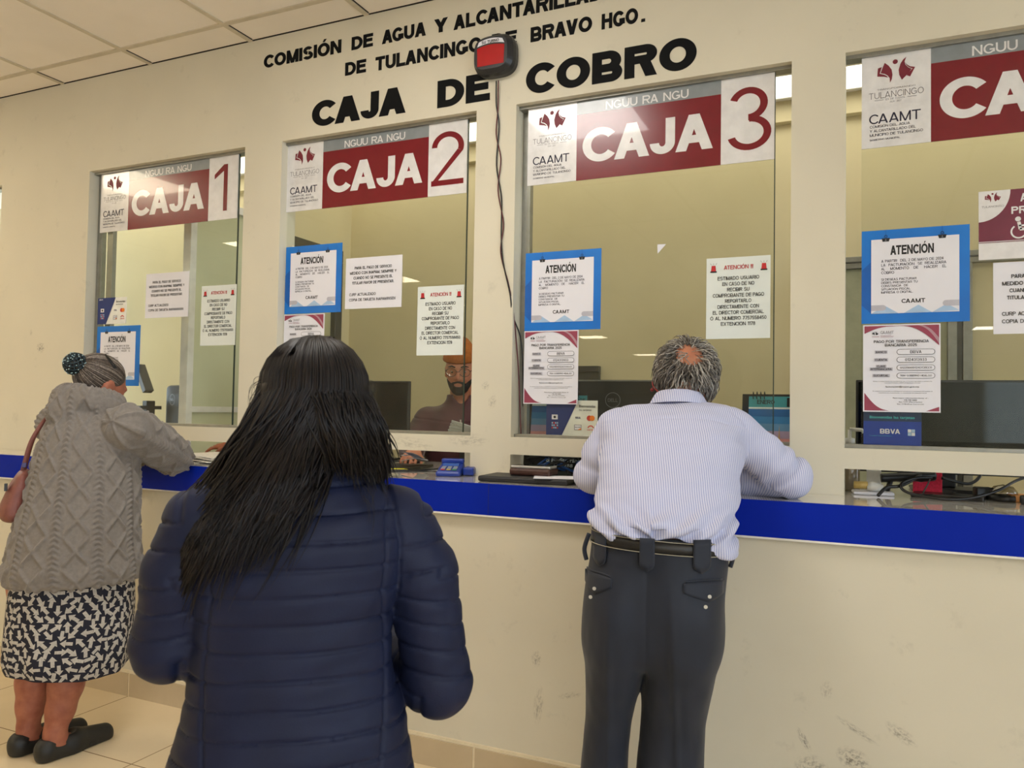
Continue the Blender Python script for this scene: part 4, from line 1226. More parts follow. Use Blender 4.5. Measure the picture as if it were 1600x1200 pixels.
# ================================================================ people: smooth bodies grown from distance fields
F4 = np.float32
def V3(p): return np.array(p, F4)
class Grid:
    def __init__(s, lo, hi, h):
        s.lo, s.h = np.array(lo, float), h
        n = [int(math.ceil((hi[i] - lo[i]) / h)) + 1 for i in range(3)]
        s.X = (lo[0] + h * np.arange(n[0])).astype(F4)[:, None, None]
        s.Y = (lo[1] + h * np.arange(n[1])).astype(F4)[None, :, None]
        s.Z = (lo[2] + h * np.arange(n[2])).astype(F4)[None, None, :]

def smin(a, b, k):
    if a is None: return b
    t = np.clip(.5 + .5 * (b - a) / k, 0, 1)
    return b + (a - b) * t - k * t * (1 - t)
def smax(a, b, k): return -smin(-a, -b, k)
def cap(g, a, b, ra, rb):
    a, b = V3(a), V3(b); d = b - a; L = float(d @ d) or 1e-9
    px, py, pz = g.X - a[0], g.Y - a[1], g.Z - a[2]
    t = np.clip((px * d[0] + py * d[1] + pz * d[2]) / L, 0, 1)
    return np.sqrt((px - d[0] * t) ** 2 + (py - d[1] * t) ** 2 + (pz - d[2] * t) ** 2) - (ra + (rb - ra) * t)
def chain(g, pts, rs, k=.02):
    f = None
    for i in range(len(pts) - 1):
        c = cap(g, pts[i], pts[i + 1], rs[i], rs[i + 1])
        f = c if f is None else smin(f, c, k)
    return f
def ell(g, c, r, R=None):
    px, py, pz = g.X - c[0], g.Y - c[1], g.Z - c[2]
    if R is not None:
        px, py, pz = [px * R[0][i] + py * R[1][i] + pz * R[2][i] for i in range(3)]
    k0 = np.sqrt((px / r[0]) ** 2 + (py / r[1]) ** 2 + (pz / r[2]) ** 2)
    k1 = np.sqrt((px / r[0] ** 2) ** 2 + (py / r[1] ** 2) ** 2 + (pz / r[2] ** 2) ** 2)
    return k0 * (k0 - 1) / np.maximum(k1, 1e-6)
def cint(z, st, j):
    """smooth (monotone cubic) interpolation of column j of the stations along z"""
    st = sorted(st); x = np.array([s[0] for s in st]); y = np.array([s[j] for s in st], float)
    d = np.diff(y) / np.diff(x)
    m = np.zeros(len(x)); m[0], m[-1] = d[0], d[-1]
    for i in range(1, len(x) - 1):
        m[i] = 0 if d[i - 1] * d[i] <= 0 else 2 * d[i - 1] * d[i] / (d[i - 1] + d[i])
    zc = np.clip(z, x[0], x[-1]); i = np.clip(np.searchsorted(x, zc) - 1, 0, len(x) - 2)
    h = x[i + 1] - x[i]; t = (zc - x[i]) / h
    return (y[i] * (1 + 2 * t) * (1 - t) ** 2 + m[i] * h * t * (1 - t) ** 2 + y[i + 1] * t * t * (3 - 2 * t) + m[i + 1] * h * t * t * (t - 1))
def loft(g, st, n=2.2, edge=.01, rot=0.0):
    """upright shape through stations (z, cx, cy, rx, ry)"""
    z = g.Z.ravel().astype(float)
    cx, cy, rx, ry = [cint(z, st, j).astype(F4)[None, None, :] for j in (1, 2, 3, 4)]
    px, py = g.X - cx, g.Y - cy
    if rot:
        c, s_ = math.cos(rot), math.sin(rot)
        px, py = px * c + py * s_, -px * s_ + py * c
    q = (np.abs(px) / rx) ** n + (np.abs(py) / ry) ** n
    f = (q ** (1 / n) - 1) * np.minimum(rx, ry)
    z0, z1 = min(s[0] for s in st), max(s[0] for s in st)
    return smax(f, np.maximum(g.Z - z1, z0 - g.Z), edge)

def nets(F, g):
    """surface nets: one vertex in each cell the surface crosses"""
    S = F < 0
    nx, ny, nz = F.shape
    cs = [(i, j, k) for i in (0, 1) for j in (0, 1) for k in (0, 1)]
    cnt = sum(S[i:nx - 1 + i, j:ny - 1 + j, k:nz - 1 + k].astype(np.int8) for i, j, k in cs)
    I, J, K = np.nonzero((cnt > 0) & (cnt < 8))
    idx = np.full((nx - 1, ny - 1, nz - 1), -1, np.int32)
    idx[I, J, K] = np.arange(len(I))
    val = [F[I + i, J + j, K + k] for i, j, k in cs]
    acc = np.zeros((len(I), 3)); n = np.zeros(len(I))
    for a in range(8):
        for b in range(a + 1, 8):
            df = [cs[b][q] - cs[a][q] for q in range(3)]
            if sum(abs(v) for v in df) != 1: continue
            m = (val[a] < 0) != (val[b] < 0)
            t = val[a][m] / (val[a][m] - val[b][m])
            for q in range(3):
                acc[m, q] += cs[a][q] + t * df[q]
            n[m] += 1
    P = (np.stack([I, J, K], 1) + acc / n[:, None]) * g.h + g.lo
    Q = []
    for ax in range(3):
        o = [1, 2] if ax == 0 else ([2, 0] if ax == 1 else [0, 1])
        sl0 = [slice(None)] * 3; sl1 = [slice(None)] * 3
        sl0[ax] = slice(0, -1); sl1[ax] = slice(1, None)
        A, B = S[tuple(sl0)], S[tuple(sl1)]
        e = np.argwhere(A != B)
        ok = np.ones(len(e), bool)
        for q in o:
            ok &= (e[:, q] > 0) & (e[:, q] < F.shape[q] - 1)
        e = e[ok]
        flip = ~A[tuple(e.T)]
        def at(d1, d2):
            c = e.copy(); c[:, o[0]] -= d1; c[:, o[1]] -= d2
            return idx[tuple(c.T)]
        q4 = np.stack([at(1, 1), at(0, 1), at(0, 0), at(1, 0)], 1)
        q4[flip] = q4[flip][:, ::-1]
        Q.append(q4)
    Q = np.concatenate(Q)
    return P, Q[(Q >= 0).all(1)]

def vnormals(P, Q):
    n = np.cross(P[Q[:, 2]] - P[Q[:, 0]], P[Q[:, 3]] - P[Q[:, 1]])
    N = np.zeros_like(P)
    for k in range(4):
        for q in range(3):
            N[:, q] += np.bincount(Q[:, k], n[:, q], len(P))
    return N / np.maximum(np.linalg.norm(N, axis=1), 1e-9)[:, None]
def relax(P, Q, it=2, lam=.5):
    for _ in range(it):
        A = np.zeros_like(P); c = np.zeros(len(P))
        for a, b in ((0, 1), (1, 2), (2, 3), (3, 0)):
            for u, v in ((a, b), (b, a)):
                for q in range(3):
                    A[:, q] += np.bincount(Q[:, u], P[Q[:, v], q], len(P))
                c += np.bincount(Q[:, u], None, len(P))
        P = P + lam * (A / np.maximum(c, 1)[:, None] - P)
    return P

def raw_mesh(name, P, Q, mats, parent, mi=None, smooth=True, tris=False):
    me = bpy.data.meshes.new(name)
    k = Q.shape[1]
    me.vertices.add(len(P)); me.vertices.foreach_set('co', np.asarray(P, np.float32).ravel())
    me.loops.add(len(Q) * k); me.loops.foreach_set('vertex_index', np.asarray(Q, np.int32).ravel())
    me.polygons.add(len(Q)); me.polygons.foreach_set('loop_start', np.arange(0, len(Q) * k, k, dtype=np.int32))
    me.polygons.foreach_set('loop_total', np.full(len(Q), k, np.int32))
    for m in (mats if isinstance(mats, (list, tuple)) else [mats]): me.materials.append(m)
    if mi is not None: me.polygons.foreach_set('material_index', np.asarray(mi, np.int32))
    me.polygons.foreach_set('use_smooth', np.ones(len(Q), bool) if smooth else np.zeros(len(Q), bool))
    me.update(calc_edges=True)
    o = bpy.data.objects.new(name, me); COL.objects.link(o)
    o.parent = parent
    return o

def blob(name, fn, lo, hi, h, mats, parent, disp=None, it=2, pick=None):
    """fn(grid) gives the distance field; disp(P, N) moves the skin along its normals; pick(P, N) chooses materials"""
    g = Grid(lo, hi, h)
    F = np.ascontiguousarray(np.broadcast_to(fn(g), (g.X.size, g.Y.size, g.Z.size))).astype(F4)
    P, Q = nets(F, g)
    P = relax(P, Q, it)
    if disp is not None:
        N = vnormals(P, Q)
        P = P + N * disp(P, N)[:, None]
    mi = None
    if pick is not None:
        C = P[Q].mean(1); mi = pick(C)
    return raw_mesh(name, P, Q, mats, parent, mi)

def vnoise(P, s, seed=0):
    """cheap smooth noise from summed sines"""
    r = np.random.RandomState(seed); out = np.zeros(len(P))
    for k in range(6):
        d = r.normal(size=3); d *= s * (1 + .35 * k) / np.linalg.norm(d)
        out += np.sin(P @ d + r.uniform(0, 6.28)) / (1 + .3 * k)
    return out / 3.0

def strands(name, lines, radii, m, parent, n=5, mi=None):
    """many thin tapered hairs in one mesh: lines (N, K, 3), radii (N, K)"""
    L = np.asarray(lines, float); R = np.asarray(radii, float)
    N, K = L.shape[:2]
    T = np.gradient(L, axis=1); T /= np.maximum(np.linalg.norm(T, axis=2), 1e-9)[..., None]
    up = np.array([.3, .5, .81]); A = np.cross(T, up); A /= np.maximum(np.linalg.norm(A, axis=2), 1e-9)[..., None]
    B = np.cross(T, A)
    a = 2 * np.pi * np.arange(n) / n
    V = L[:, :, None] + R[:, :, None, None] * (A[:, :, None] * np.cos(a)[None, None, :, None] + B[:, :, None] * np.sin(a)[None, None, :, None])
    base = (np.arange(N)[:, None, None] * K + np.arange(K - 1)[None, :, None]) * n
    k = np.arange(n)[None, None, :]; k2 = (k + 1) % n
    Q = np.stack([base + k, base + k2, base + n + k2, base + n + k], -1).reshape(-1, 4)
    return raw_mesh(name, V.reshape(-1, 3), Q, m, parent)

def rotm(yaw, pitch=0.0, roll=0.0):
    """columns: head right, forward, up in the figure's frame; yaw turns left, pitch looks up"""
    cy, sy, cp, sp, cr, sr = math.cos(yaw), math.sin(yaw), math.cos(pitch), math.sin(pitch), math.cos(roll), math.sin(roll)
    Rz = np.array([[cy, -sy, 0], [sy, cy, 0], [0, 0, 1]]); Rx = np.array([[1, 0, 0], [0, cp, -sp], [0, sp, cp]]); Ry = np.array([[cr, 0, sr], [0, 1, 0], [-sr, 0, cr]])
    return Rz @ Rx @ Ry

def head_field(g, c, R, s=1.0):
    def W(p): return np.array(c) + R @ (np.array(p) * s)
    def E(p, r): return ell(g, W(p), [v * s for v in r], R)
    f = E((0, -.012, .030), (.074, .094, .084))
    f = smin(f, E((0, .030, -.035), (.060, .060, .080)), .03)
    f = smin(f, E((0, .062, -.092), (.026, .024, .020)), .03)
    f = smin(f, E((.034, .062, -.020), (.022, .020, .022)), .02)
    f = smin(f, E((-.034, .062, -.020), (.022, .020, .022)), .02)
    f = smin(f, cap(g, W((-.034, .078, .024)), W((.034, .078, .024)), .010 * s, .010 * s), .014)
    f = smax(f, -E((.031, .098, .006), (.015, .016, .010)), .010)
    f = smax(f, -E((-.031, .098, .006), (.015, .016, .010)), .010)
    f = smin(f, cap(g, W((0, .084, .012)), W((0, .110, -.028)), .008 * s, .0115 * s), .012)
    f = smin(f, cap(g, W((-.013, .094, -.032)), W((.013, .094, -.032)), .008 * s, .008 * s), .008)
    f = smin(f, cap(g, W((-.019, .083, -.058)), W((.019, .083, -.058)), .0065 * s, .0065 * s), .008)
    f = smin(f, cap(g, W((-.016, .082, -.069)), W((.016, .082, -.069)), .0075 * s, .0075 * s), .008)
    for x in (.075, -.075):
        e = E((x, -.010, -.008), (.010, .020, .031))
        e = smax(e, -E((x * 1.12, -.004, -.006), (.008, .010, .018)), .006)
        f = smin(f, e, .008)
    return f

def hand_field(g, wrist, d, up, side, curl=.5, s=1.0, spread=.12):
    """palm, four fingers of different lengths and a thumb leaving its side; d points to the fingers, up is the back of the hand"""
    d = np.array(d, float); d /= np.linalg.norm(d)
    up = np.array(up, float); up -= d * (up @ d); up /= np.linalg.norm(up)
    r = np.cross(d, up) * side
    w = np.array(wrist, float)
    f = cap(g, w, w + d * .03 * s, .024 * s, .026 * s)
    for o in (-.024, -.008, .008, .024):
        f = smin(f, cap(g, w + d * .02 * s + r * o * s * .7, w + d * .080 * s + r * o * s, .014 * s, .0115 * s), .012)
    for i, (o, L) in enumerate(((-.030, .062), (-.010, .074), (.010, .070), (.029, .055))):
        p = w + d * .082 * s + r * o * s * .95
        a = 0.0; q = p; rad = .0088 * s
        for j, fr in enumerate((.46, .31, .23)):
            a += curl * (.75 if j == 0 else 1.0)
            dd = d * math.cos(a) - up * math.sin(a) + r * (o / .03) * spread * (1 if j == 0 else .4)
            n_ = q + dd * L * fr * s
            f = smin(f, cap(g, q, n_, rad, rad * .92), .005)
            q = n_; rad *= .92
    b = w + d * .028 * s - r * .024 * s
    t1 = b + (d * .70 - r * .62 - up * .25) * .042 * s
    t2 = t1 + (d * .92 - r * .10 - up * .42 * (1 + curl)) * .030 * s
    f = smin(f, cap(g, w + d * .015 * s - r * .01 * s, b, .016 * s, .013 * s), .012)
    f = smin(f, cap(g, b, t1, .013 * s, .0100 * s), .006)
    f = smin(f, cap(g, t1, t2, .0100 * s, .0082 * s), .005)
    return f

def skin_mat(name, rgb, rgb2):
    m = mat(name, rgb, .48, spec=.35, rgb2=rgb2, nscale=26, bump=.25, bscale=420)
    b = m.node_tree.nodes['Principled BSDF']
    b.inputs['Subsurface Weight'].default_value = .08
    b.inputs['Subsurface Radius'].default_value = (.010, .004, .002)
    return m

def hair_mat(name, c1, c2, rough=.42, stretch=(60, 60, 4)):
    m = mat(name, c1, rough, spec=.3, rgb2=c2, nscale=3.0, stretch=stretch)
    return m
# ---------------------------------------------------------------- the queuing woman in the navy quilted jacket (frame: x right, y away from the camera)
WA = math.radians(38.804787)
wm = thing('person', 'person with long dark hair in navy quilted jacket standing in front with back to us', 'person', (-.969, -1.505, 0), WA)
SK_W = skin_mat('woman_skin', (196, 140, 112), (184, 126, 100))
W_TORSO = [(.40, -.012, .0, .236, .172), (.50, -.012, .0, .232, .168), (.57, -.010, .0, .222, .160), (.66, -.006, 0, .202, .146), (.76, -.012, 0, .180, .133), (.84, -.012, 0, .178, .130),
           (.93, -.008, 0, .192, .134), (.98, -.004, 0, .194, .134), (1.03, 0, .004, .180, .124), (1.06, .002, .008, .156, .110), (1.085, .004, .010, .128, .100), (1.11, .006, .014, .104, .088), (1.15, .010, .02, .078, .078), (1.175, .010, .022, .072, .074)]
W_RA = [(.183, .0, 1.008), (.226, -.01, .92), (.262, .0, .705), (.175, .19, .735), (.12, .27, .76)]
W_LA = [(-.182, .0, 1.018), (-.212, -.005, .93), (-.232, .02, .800), (-.165, .20, .80), (-.11, .28, .80)]
W_RR = [.068, .064, .063, .052, .042]
W_HEAD = np.array((.012, .03, 1.262)); W_R = rotm(.0, -.25)
def f_wbody(g):
    f = head_field(g, W_HEAD, W_R, .98)
    f = smin(f, cap(g, (.012, .01, 1.20), (.008, .012, 1.10), .050, .055), .03)
    f = smin(f, loft(g, [(.42, -.01, 0, .17, .12), (.60, -.006, 0, .165, .11), (.80, -.008, 0, .145, .10), (1.0, 0, 0, .16, .10), (1.07, 0, 0, .13, .08), (1.11, 0, .01, .06, .06)]), .03)
    for A, R_ in ((W_RA, .03), (W_LA, .03)):
        f = smin(f, chain(g, A, [.05, .042, .038, .032, .026]), .02)
    f = smin(f, hand_field(g, W_RA[-1], (-.5, .8, .1), (.3, .2, 1), 1, .5, .92), .012)
    f = smin(f, hand_field(g, W_LA[-1], (.5, .8, .1), (-.3, .2, 1), -1, .5, .92), .012)
    for x in (-.085, .075):
        f = smin(f, chain(g, [(x, 0, .50), (x, .0, .30), (x * .9, -.01, .09)], [.09, .062, .042]), .03)
        f = smin(f, chain(g, [(x * .9, -.02, .05), (x * .95, .10, .035)], [.04, .032]), .03)
    return f
blob('body', f_wbody, (-.34, -.20, 0.0), (.34, .42, 1.40), .0085, SK_W, wm)

def seg_dist(P, pts):
    """distance to a chain of points and arc length along it"""
    best = np.full(len(P), 9.0); arc = np.zeros(len(P)); L0 = 0.0
    for a, b in zip(pts[:-1], pts[1:]):
        a, b = np.array(a), np.array(b); d = b - a; L = np.linalg.norm(d)
        t = np.clip((P - a) @ d / L ** 2, 0, 1); q = np.linalg.norm(P - a - t[:, None] * d, axis=1)
        m = q < best; best[m] = q[m]; arc[m] = L0 + t[m] * L; L0 += L
    return best, arc
def f_wjacket(g):
    f = loft(g, W_TORSO, 2.3)
    for A in (W_RA, W_LA):
        f = smin(f, chain(g, A, W_RR), .018)
    f = smin(f, cap(g, (.065, .008, 1.078), (.172, .0, 1.030), .050, .050), .03)
    f = smin(f, cap(g, (-.055, .008, 1.086), (-.172, .0, 1.042), .050, .050), .03)
    f = smax(f, -loft(g, [(1.13, .010, .022, .050, .052), (1.20, .010, .022, .060, .062)], 2.0), .006)
    f = smax(f, -loft(g, [(.36, -.012, 0, .205, .142), (.44, -.012, 0, .205, .142)], 2.3), .01)
    return f
def quilt(v, pitch):
    u = np.abs((v / pitch) % 1.0 - .5) * 2          # 1 at the seam
    return np.where(u > .86, -(u - .86) / .14, 0) * .0050 + (1 - u ** 4) * .0022
def d_wjacket(P, N):
    x, y, z = P.T
    dr, sr_ = seg_dist(P, W_RA); dl, sl_ = seg_dist(P, W_LA)
    zz = np.clip(z, .40, 1.175)
    cx, rx, ry = [cint(zz, W_TORSO, j) for j in (1, 3, 4)]
    dt = (np.sqrt(((x - cx) / rx) ** 2 + (y / ry) ** 2) - 1) * np.minimum(rx, ry)
    arm = np.minimum(dr, dl) - .064
    on_arm = arm < dt
    s_ = np.where(dr < dl, sr_, sl_)
    wob = .0022 * vnoise(P, 22, 1)
    tor = quilt(z + wob + .010 * (x / .2) ** 2 * np.sign(.8 - z) * .3 - .004, .0475)
    slv = quilt(s_ + wob + .018 * np.where(dr < dl, -1, 1) * (x - np.where(dr < dl, .225, -.21)) / .06, .0455)
    wt = np.clip((dt - arm) / .024 + .5, 0, 1); wt = wt * wt * (3 - 2 * wt)
    out = slv * wt + tor * (1 - wt)
    seam = np.exp(-((arm - dt) / .0045) ** 2) * (z > .86)
    pr = np.exp(-((x - (.150 - .035 * np.clip((z - .75) / .3, -1, 1) ** 2 + .03 * (z > .9) * (z - .9) / .15)) / .0030) ** 2) * (y < 0) * ~on_arm
    pl = np.exp(-((x + (.160 - .035 * np.clip((z - .75) / .3, -1, 1) ** 2 + .03 * (z > .9) * (z - .9) / .15)) / .0030) ** 2) * (y < 0) * ~on_arm
    wr = .0022 * vnoise(P * np.array([1, 1, 2.2]), 34, 3) + .0012 * vnoise(P, 80, 5)
    return out - .006 * seam - .0045 * (pr + pl) + wr
M_NAVYJ = mat('navy_nylon', (27, 34, 62), .55, spec=.22, rgb2=(22, 28, 53), nscale=9, bump=.15, bscale=300)
blob('jacket', f_wjacket, (-.34, -.22, .39), (.36, .36, 1.20), .0042, M_NAVYJ, wm, d_wjacket, it=2)
# trousers below the frame
def f_wtr(g):
    f = None
    for x in (-.10, .085):
        c = chain(g, [(x, .0, .52), (x * .95, .0, .30), (x * .9, -.01, .07)], [.115, .082, .06], .03)
        f = smin(f, c, .04)
    return f
blob('trousers', f_wtr, (-.26, -.17, .03), (.25, .17, .62), .010, mat('dark_denim', (34, 38, 52), .8), wm)
for x in (-.09, .076):
    def f_sh(g, x=x):
        f = chain(g, [(x, -.03, .045), (x * 1.05, .06, .04), (x * 1.1, .13, .03)], [.046, .044, .034])
        return smax(f, -g.Z + .001, .006)
    blob('shoe', f_sh, (x - .09, -.10, -.01), (x + .09, .19, .12), .008, mat('black_shoe', (26, 24, 24), .5), wm)

# hair: a base mass and long strands swept over the back, most of them to the left
rs = np.random.RandomState(7)
HB = hair_mat('near_black_hair', (15, 13, 15), (30, 23, 23), .45, (50, 50, 3))
def back_y(x, z):
    zz = np.clip(z, .40, 1.175)
    cx, cy, rx, ry = [cint(zz, W_TORSO, j) for j in (1, 2, 3, 4)]
    return cy - ry * np.sqrt(np.clip(1 - np.abs((x - cx) / (rx + .02)) ** 2.3, .02, 1)) - .010
def f_whair(g):
    f = ell(g, (.014, .012, 1.272), (.096, .112, .102))
    f = smin(f, loft(g, [(1.150, .012, -.062, .112, .040), (1.19, .012, -.045, .116, .066), (1.24, .014, -.01, .108, .090), (1.28, .014, .0, .098, .098)], 2.1, .012), .03)
    # open the front so that the face is free
    f = smax(f, -ell(g, (.012, .15, 1.235), (.070, .085, .115)), .015)
    return f
blob('hair', f_whair, (-.25, -.19, .98), (.19, .16, 1.40), .0055, HB, wm, lambda P, N: .0016 * np.sin(np.arctan2(P[:, 1], P[:, 0] - .014) * 70 + 5 * vnoise(P, 14, 2)))
lines, rad = [], []
K = 16
for i in range(1900):
    th = rs.uniform(math.radians(168), math.radians(385))          # 270 deg = straight back
    ct, st_ = math.cos(th), math.sin(th)
    lay = rs.uniform(.96, 1.05)
    crown = np.array((.020 + rs.normal(0, .014), .010 + rs.uniform(-.03, .06), 1.371 + rs.uniform(-.004, .004)))
    pts = []
    for a in np.linspace(.12, 1.0, 6):                             # down over the skull
        el = a * math.pi / 2
        pts.append(((.014 + .098 * lay * math.sin(el) * ct), .006 + .114 * lay * math.sin(el) * st_, 1.272 + .100 * lay * math.cos(el)))
    left = rs.uniform() < (.82 if th < math.radians(300) else .18)
    if left:
        u = np.clip((th - math.radians(168)) / math.radians(132), 0, 1)
        ex = -.235 + .175 * u ** 1.4 + rs.normal(0, .020); ez = .932 + .085 * u + rs.normal(0, .036) ; ex = max(ex, -.222 - .012 * rs.uniform())
    else:
        ex = .02 + .125 * np.clip((th - math.radians(225)) / math.radians(110), 0, 1) + rs.normal(0, .012); ez = 1.115 + rs.normal(0, .018)
    z0 = pts[-1]
    for a in np.linspace(.14, 1, K - 6):
        x = z0[0] + (ex - z0[0]) * (a ** (1.15 if left else .9)) + .004 * math.sin(9 * a + i)
        z = z0[2] + (ez - z0[2]) * a
        yb = float(back_y(np.array([x]), np.array([z]))[0]) - rs.uniform(.0, .016)
        yh = z0[1] - .02 * math.sin(a * math.pi)
        s_ = np.clip((1.20 - z) / .10, 0, 1)
        if ex > .10 and th > math.radians(330): yb = .0 + .01 * math.sin(i)
        pts.append((x, yh * (1 - s_) + min(yb, yh + .03) * s_, z))
    pts = np.array(pts); pts[0] = crown * .5 + pts[0] * .5
    lines.append(pts)
    r = np.full(K, rs.uniform(.0012, .0026)); r[0] *= .7; r[-4:] *= (.85, .65, .4, .12)
    rad.append(r)
# loose flyaway hairs
for i in range(130):
    side = -1 if rs.uniform() < .72 else 1
    z = rs.uniform(1.06, 1.30); w_ = .098 + .07 * np.clip((1.26 - z) / .2, 0, 1) * (side < 0)
    a = np.array((.012 + side * w_ * .93, -.03 - .07 * np.clip((1.24 - z) / .15, 0, 1), z))
    d = np.array((side * rs.uniform(.006, .022), rs.normal(0, .01), -rs.uniform(.03, .11)))
    t = np.linspace(0, 1, K)[:, None]
    lines.append(a + d * t + np.array((side * .012, 0, .012)) * np.sin(t * 3.1) * rs.uniform(.2, 1.2)); rad.append(np.linspace(.0007, .0002, K))
strands('hair_lengths', lines, rad, HB, wm, 4)
# ---------------------------------------------------------------- the grey-haired man leaning on the counter
MA = math.radians(13.528996)
mn = thing('person', 'person with curly grey hair in pale striped shirt and dark trousers leaning on the counter', 'person', (-.5077, -.600, 0), MA)
SK_M = skin_mat('man_skin', (190, 128, 98), (172, 104, 78))
M_TORSO = [(.845, .006, .0, .186, .138), (.90, .004, .005, .184, .140), (.96, .012, .05, .190, .145), (1.03, .022, .115, .200, .150), (1.10, .030, .180, .206, .155),
           (1.17, .038, .245, .206, .150), (1.22, .042, .290, .190, .130), (1.255, .046, .325, .150, .105), (1.272, .052, .350, .085, .078), (1.290, .055, .362, .068, .066)]
M_RA = [(.215, .300, 1.180), (.318, .315, 1.108), (.385, .325, 1.050), (.27, .42, 1.035), (.14, .50, 1.030)]
M_LA = [(-.122, .300, 1.178), (-.172, .300, 1.105), (-.196, .300, 1.045), (-.12, .42, 1.035), (-.02, .50, 1.030)]
M_RR = [.070, .064, .060, .052, .040]
M_HEAD = np.array((.082, .415, 1.342)); M_HR = rotm(-.15, -.55)
def f_mbody(g):
    f = head_field(g, M_HEAD, M_HR, 1.0)
    f = smin(f, cap(g, (.08, .39, 1.31), (.056, .345, 1.23), .058, .062), .03)
    f = smin(f, loft(g, [(.84, .004, .0, .165, .115), (1.0, .018, .09, .17, .125), (1.10, .03, .18, .18, .13), (1.18, .04, .27, .15, .10), (1.22, .046, .31, .09, .07), (1.25, .05, .345, .05, .05)]), .03)
    for A in (M_RA, M_LA):
        f = smin(f, chain(g, A, [.055, .046, .042, .036, .028]), .02)
    f = smin(f, hand_field(g, M_RA[-1], (-.75, .65, .0), (0, 0, 1), 1, .25, .98), .012)
    f = smin(f, hand_field(g, M_LA[-1], (.75, .65, .0), (0, 0, 1), -1, .25, .98), .012)
    for x, x2, x3, x1 in ((-.085, -.114, -.139, -.156), (.075, .056, .036, .022)):
        f = smin(f, chain(g, [(x, .0, .82), (x2, .0, .50), (x3, -.0, .28), (x1, -.02, .09)], [.075, .055, .044, .040], .03), .03)
        f = smin(f, chain(g, [(x1, -.03, .05), (x1 * 1.05, .11, .035)], [.042, .034]), .03)
    return f
blob('body', f_mbody, (-.30, -.17, 0.0), (.48, .66, 1.52), .009, SK_M, mn)

# shirt
def f_mshirt(g):
    f = loft(g, M_TORSO, 2.25)
    for A in (M_RA, M_LA):
        f = smin(f, chain(g, A, M_RR), .05)
    f = smin(f, ell(g, (.002, .008, .943), (.192, .148, .034)), .02)      # cloth bunching over the belt
    f = smin(f, ell(g, (.160, .0, .880), (.045, .10, .050)), .02)
    f = smax(f, -loft(g, [(1.262, .054, .358, .055, .053), (1.33, .056, .366, .056, .054)], 2.0), .004)
    f = smax(f, -loft(g, [(.80, .004, 0, .160, .110), (.87, .004, 0, .160, .110)], 2.2), .01)
    cut = .912 - .046 * np.clip((g.X - .075) / .075, 0, 1) + .002 * np.sin(g.X * 60)
    return smax(f, cut - g.Z, .008)
def d_mshirt(P, N):
    x, y, z = P.T
    dr, sr_ = seg_dist(P, M_RA); dl, sl_ = seg_dist(P, M_LA)
    zz = np.clip(z, .845, 1.290)
    cx, cy, rx, ry = [cint(zz, M_TORSO, j) for j in (1, 2, 3, 4)]
    dt = (np.sqrt(((x - cx) / rx) ** 2 + ((y - cy) / ry) ** 2) - 1) * np.minimum(rx, ry)
    arm = np.minimum(dr, dl) - .064
    out = -.0035 * np.exp(-((arm - dt) / .005) ** 2) * (z > 1.02)                       # armhole seams
    yoke = 1.205 + .018 * (1 - ((x - .04) / .2) ** 2)
    out += -.0025 * np.exp(-((z - yoke) / .0035) ** 2) * (arm > dt) * (y < cy)          # yoke seam
    s_ = np.where(dr < dl, sr_, sl_)
    on = np.clip((dt - arm) / .02, 0, 1)
    # folds: across the sleeves at the elbow, slanting over the back and bunched above the belt
    fo = .0070 * np.sin(s_ * 95 + 3 * vnoise(P, 16, 4)) * np.exp(-((s_ - .19) / .075) ** 2) * on
    bk = .0085 * vnoise(P * np.array([1.0, .6, 2.6]), 15, 11) + .0035 * vnoise(P * np.array([1, .6, 2.2]), 38, 12)
    low = np.exp(-((z - .938) / .04) ** 2)
    fo += (1 - on) * (bk + low * .009 * np.sin(150 * (z - .55 * (x - .0) * np.sign(x + .02)) + 4 * vnoise(P, 10, 13)))
    fo += on * .0035 * vnoise(P, 40, 14)
    return out + fo
def shirt_mat():
    m = bpy.data.materials.new('striped_shirt_cloth'); m.use_nodes = True
    t = NT(m); b = m.node_tree.nodes['Principled BSDF']
    b.inputs['Roughness'].default_value = .75; b.inputs['Specular IOR Level'].default_value = .2
    sp = t.n('ShaderNodeSeparateXYZ'); t.l(t.n('ShaderNodeTexCoord').outputs['Object'], sp.inputs[0])
    u = t.math('MULTIPLY_ADD', sp.outputs['Y'], .12, sp.outputs['X'])
    s_ = t.math('SINE', t.math('MULTIPLY', u, 2 * math.pi / .0062))
    t.l(t.mixc(t.ramp(s_, .35, .75), lin((206, 206, 226)), lin((142, 153, 198))), b.inputs['Base Color'])
    bn = t.n('ShaderNodeBump'); bn.inputs['Strength'].default_value = .15; bn.inputs['Distance'].default_value = .001
    t.l(t.noise(t.n('ShaderNodeTexCoord').outputs['Object'], 300, 2), bn.inputs['Height']); t.l(bn.outputs[0], b.inputs['Normal'])
    return m
M_SHIRT = shirt_mat()
blob('shirt', f_mshirt, (-.31, -.18, .80), (.50, .62, 1.34), .0046, M_SHIRT, mn, d_mshirt)
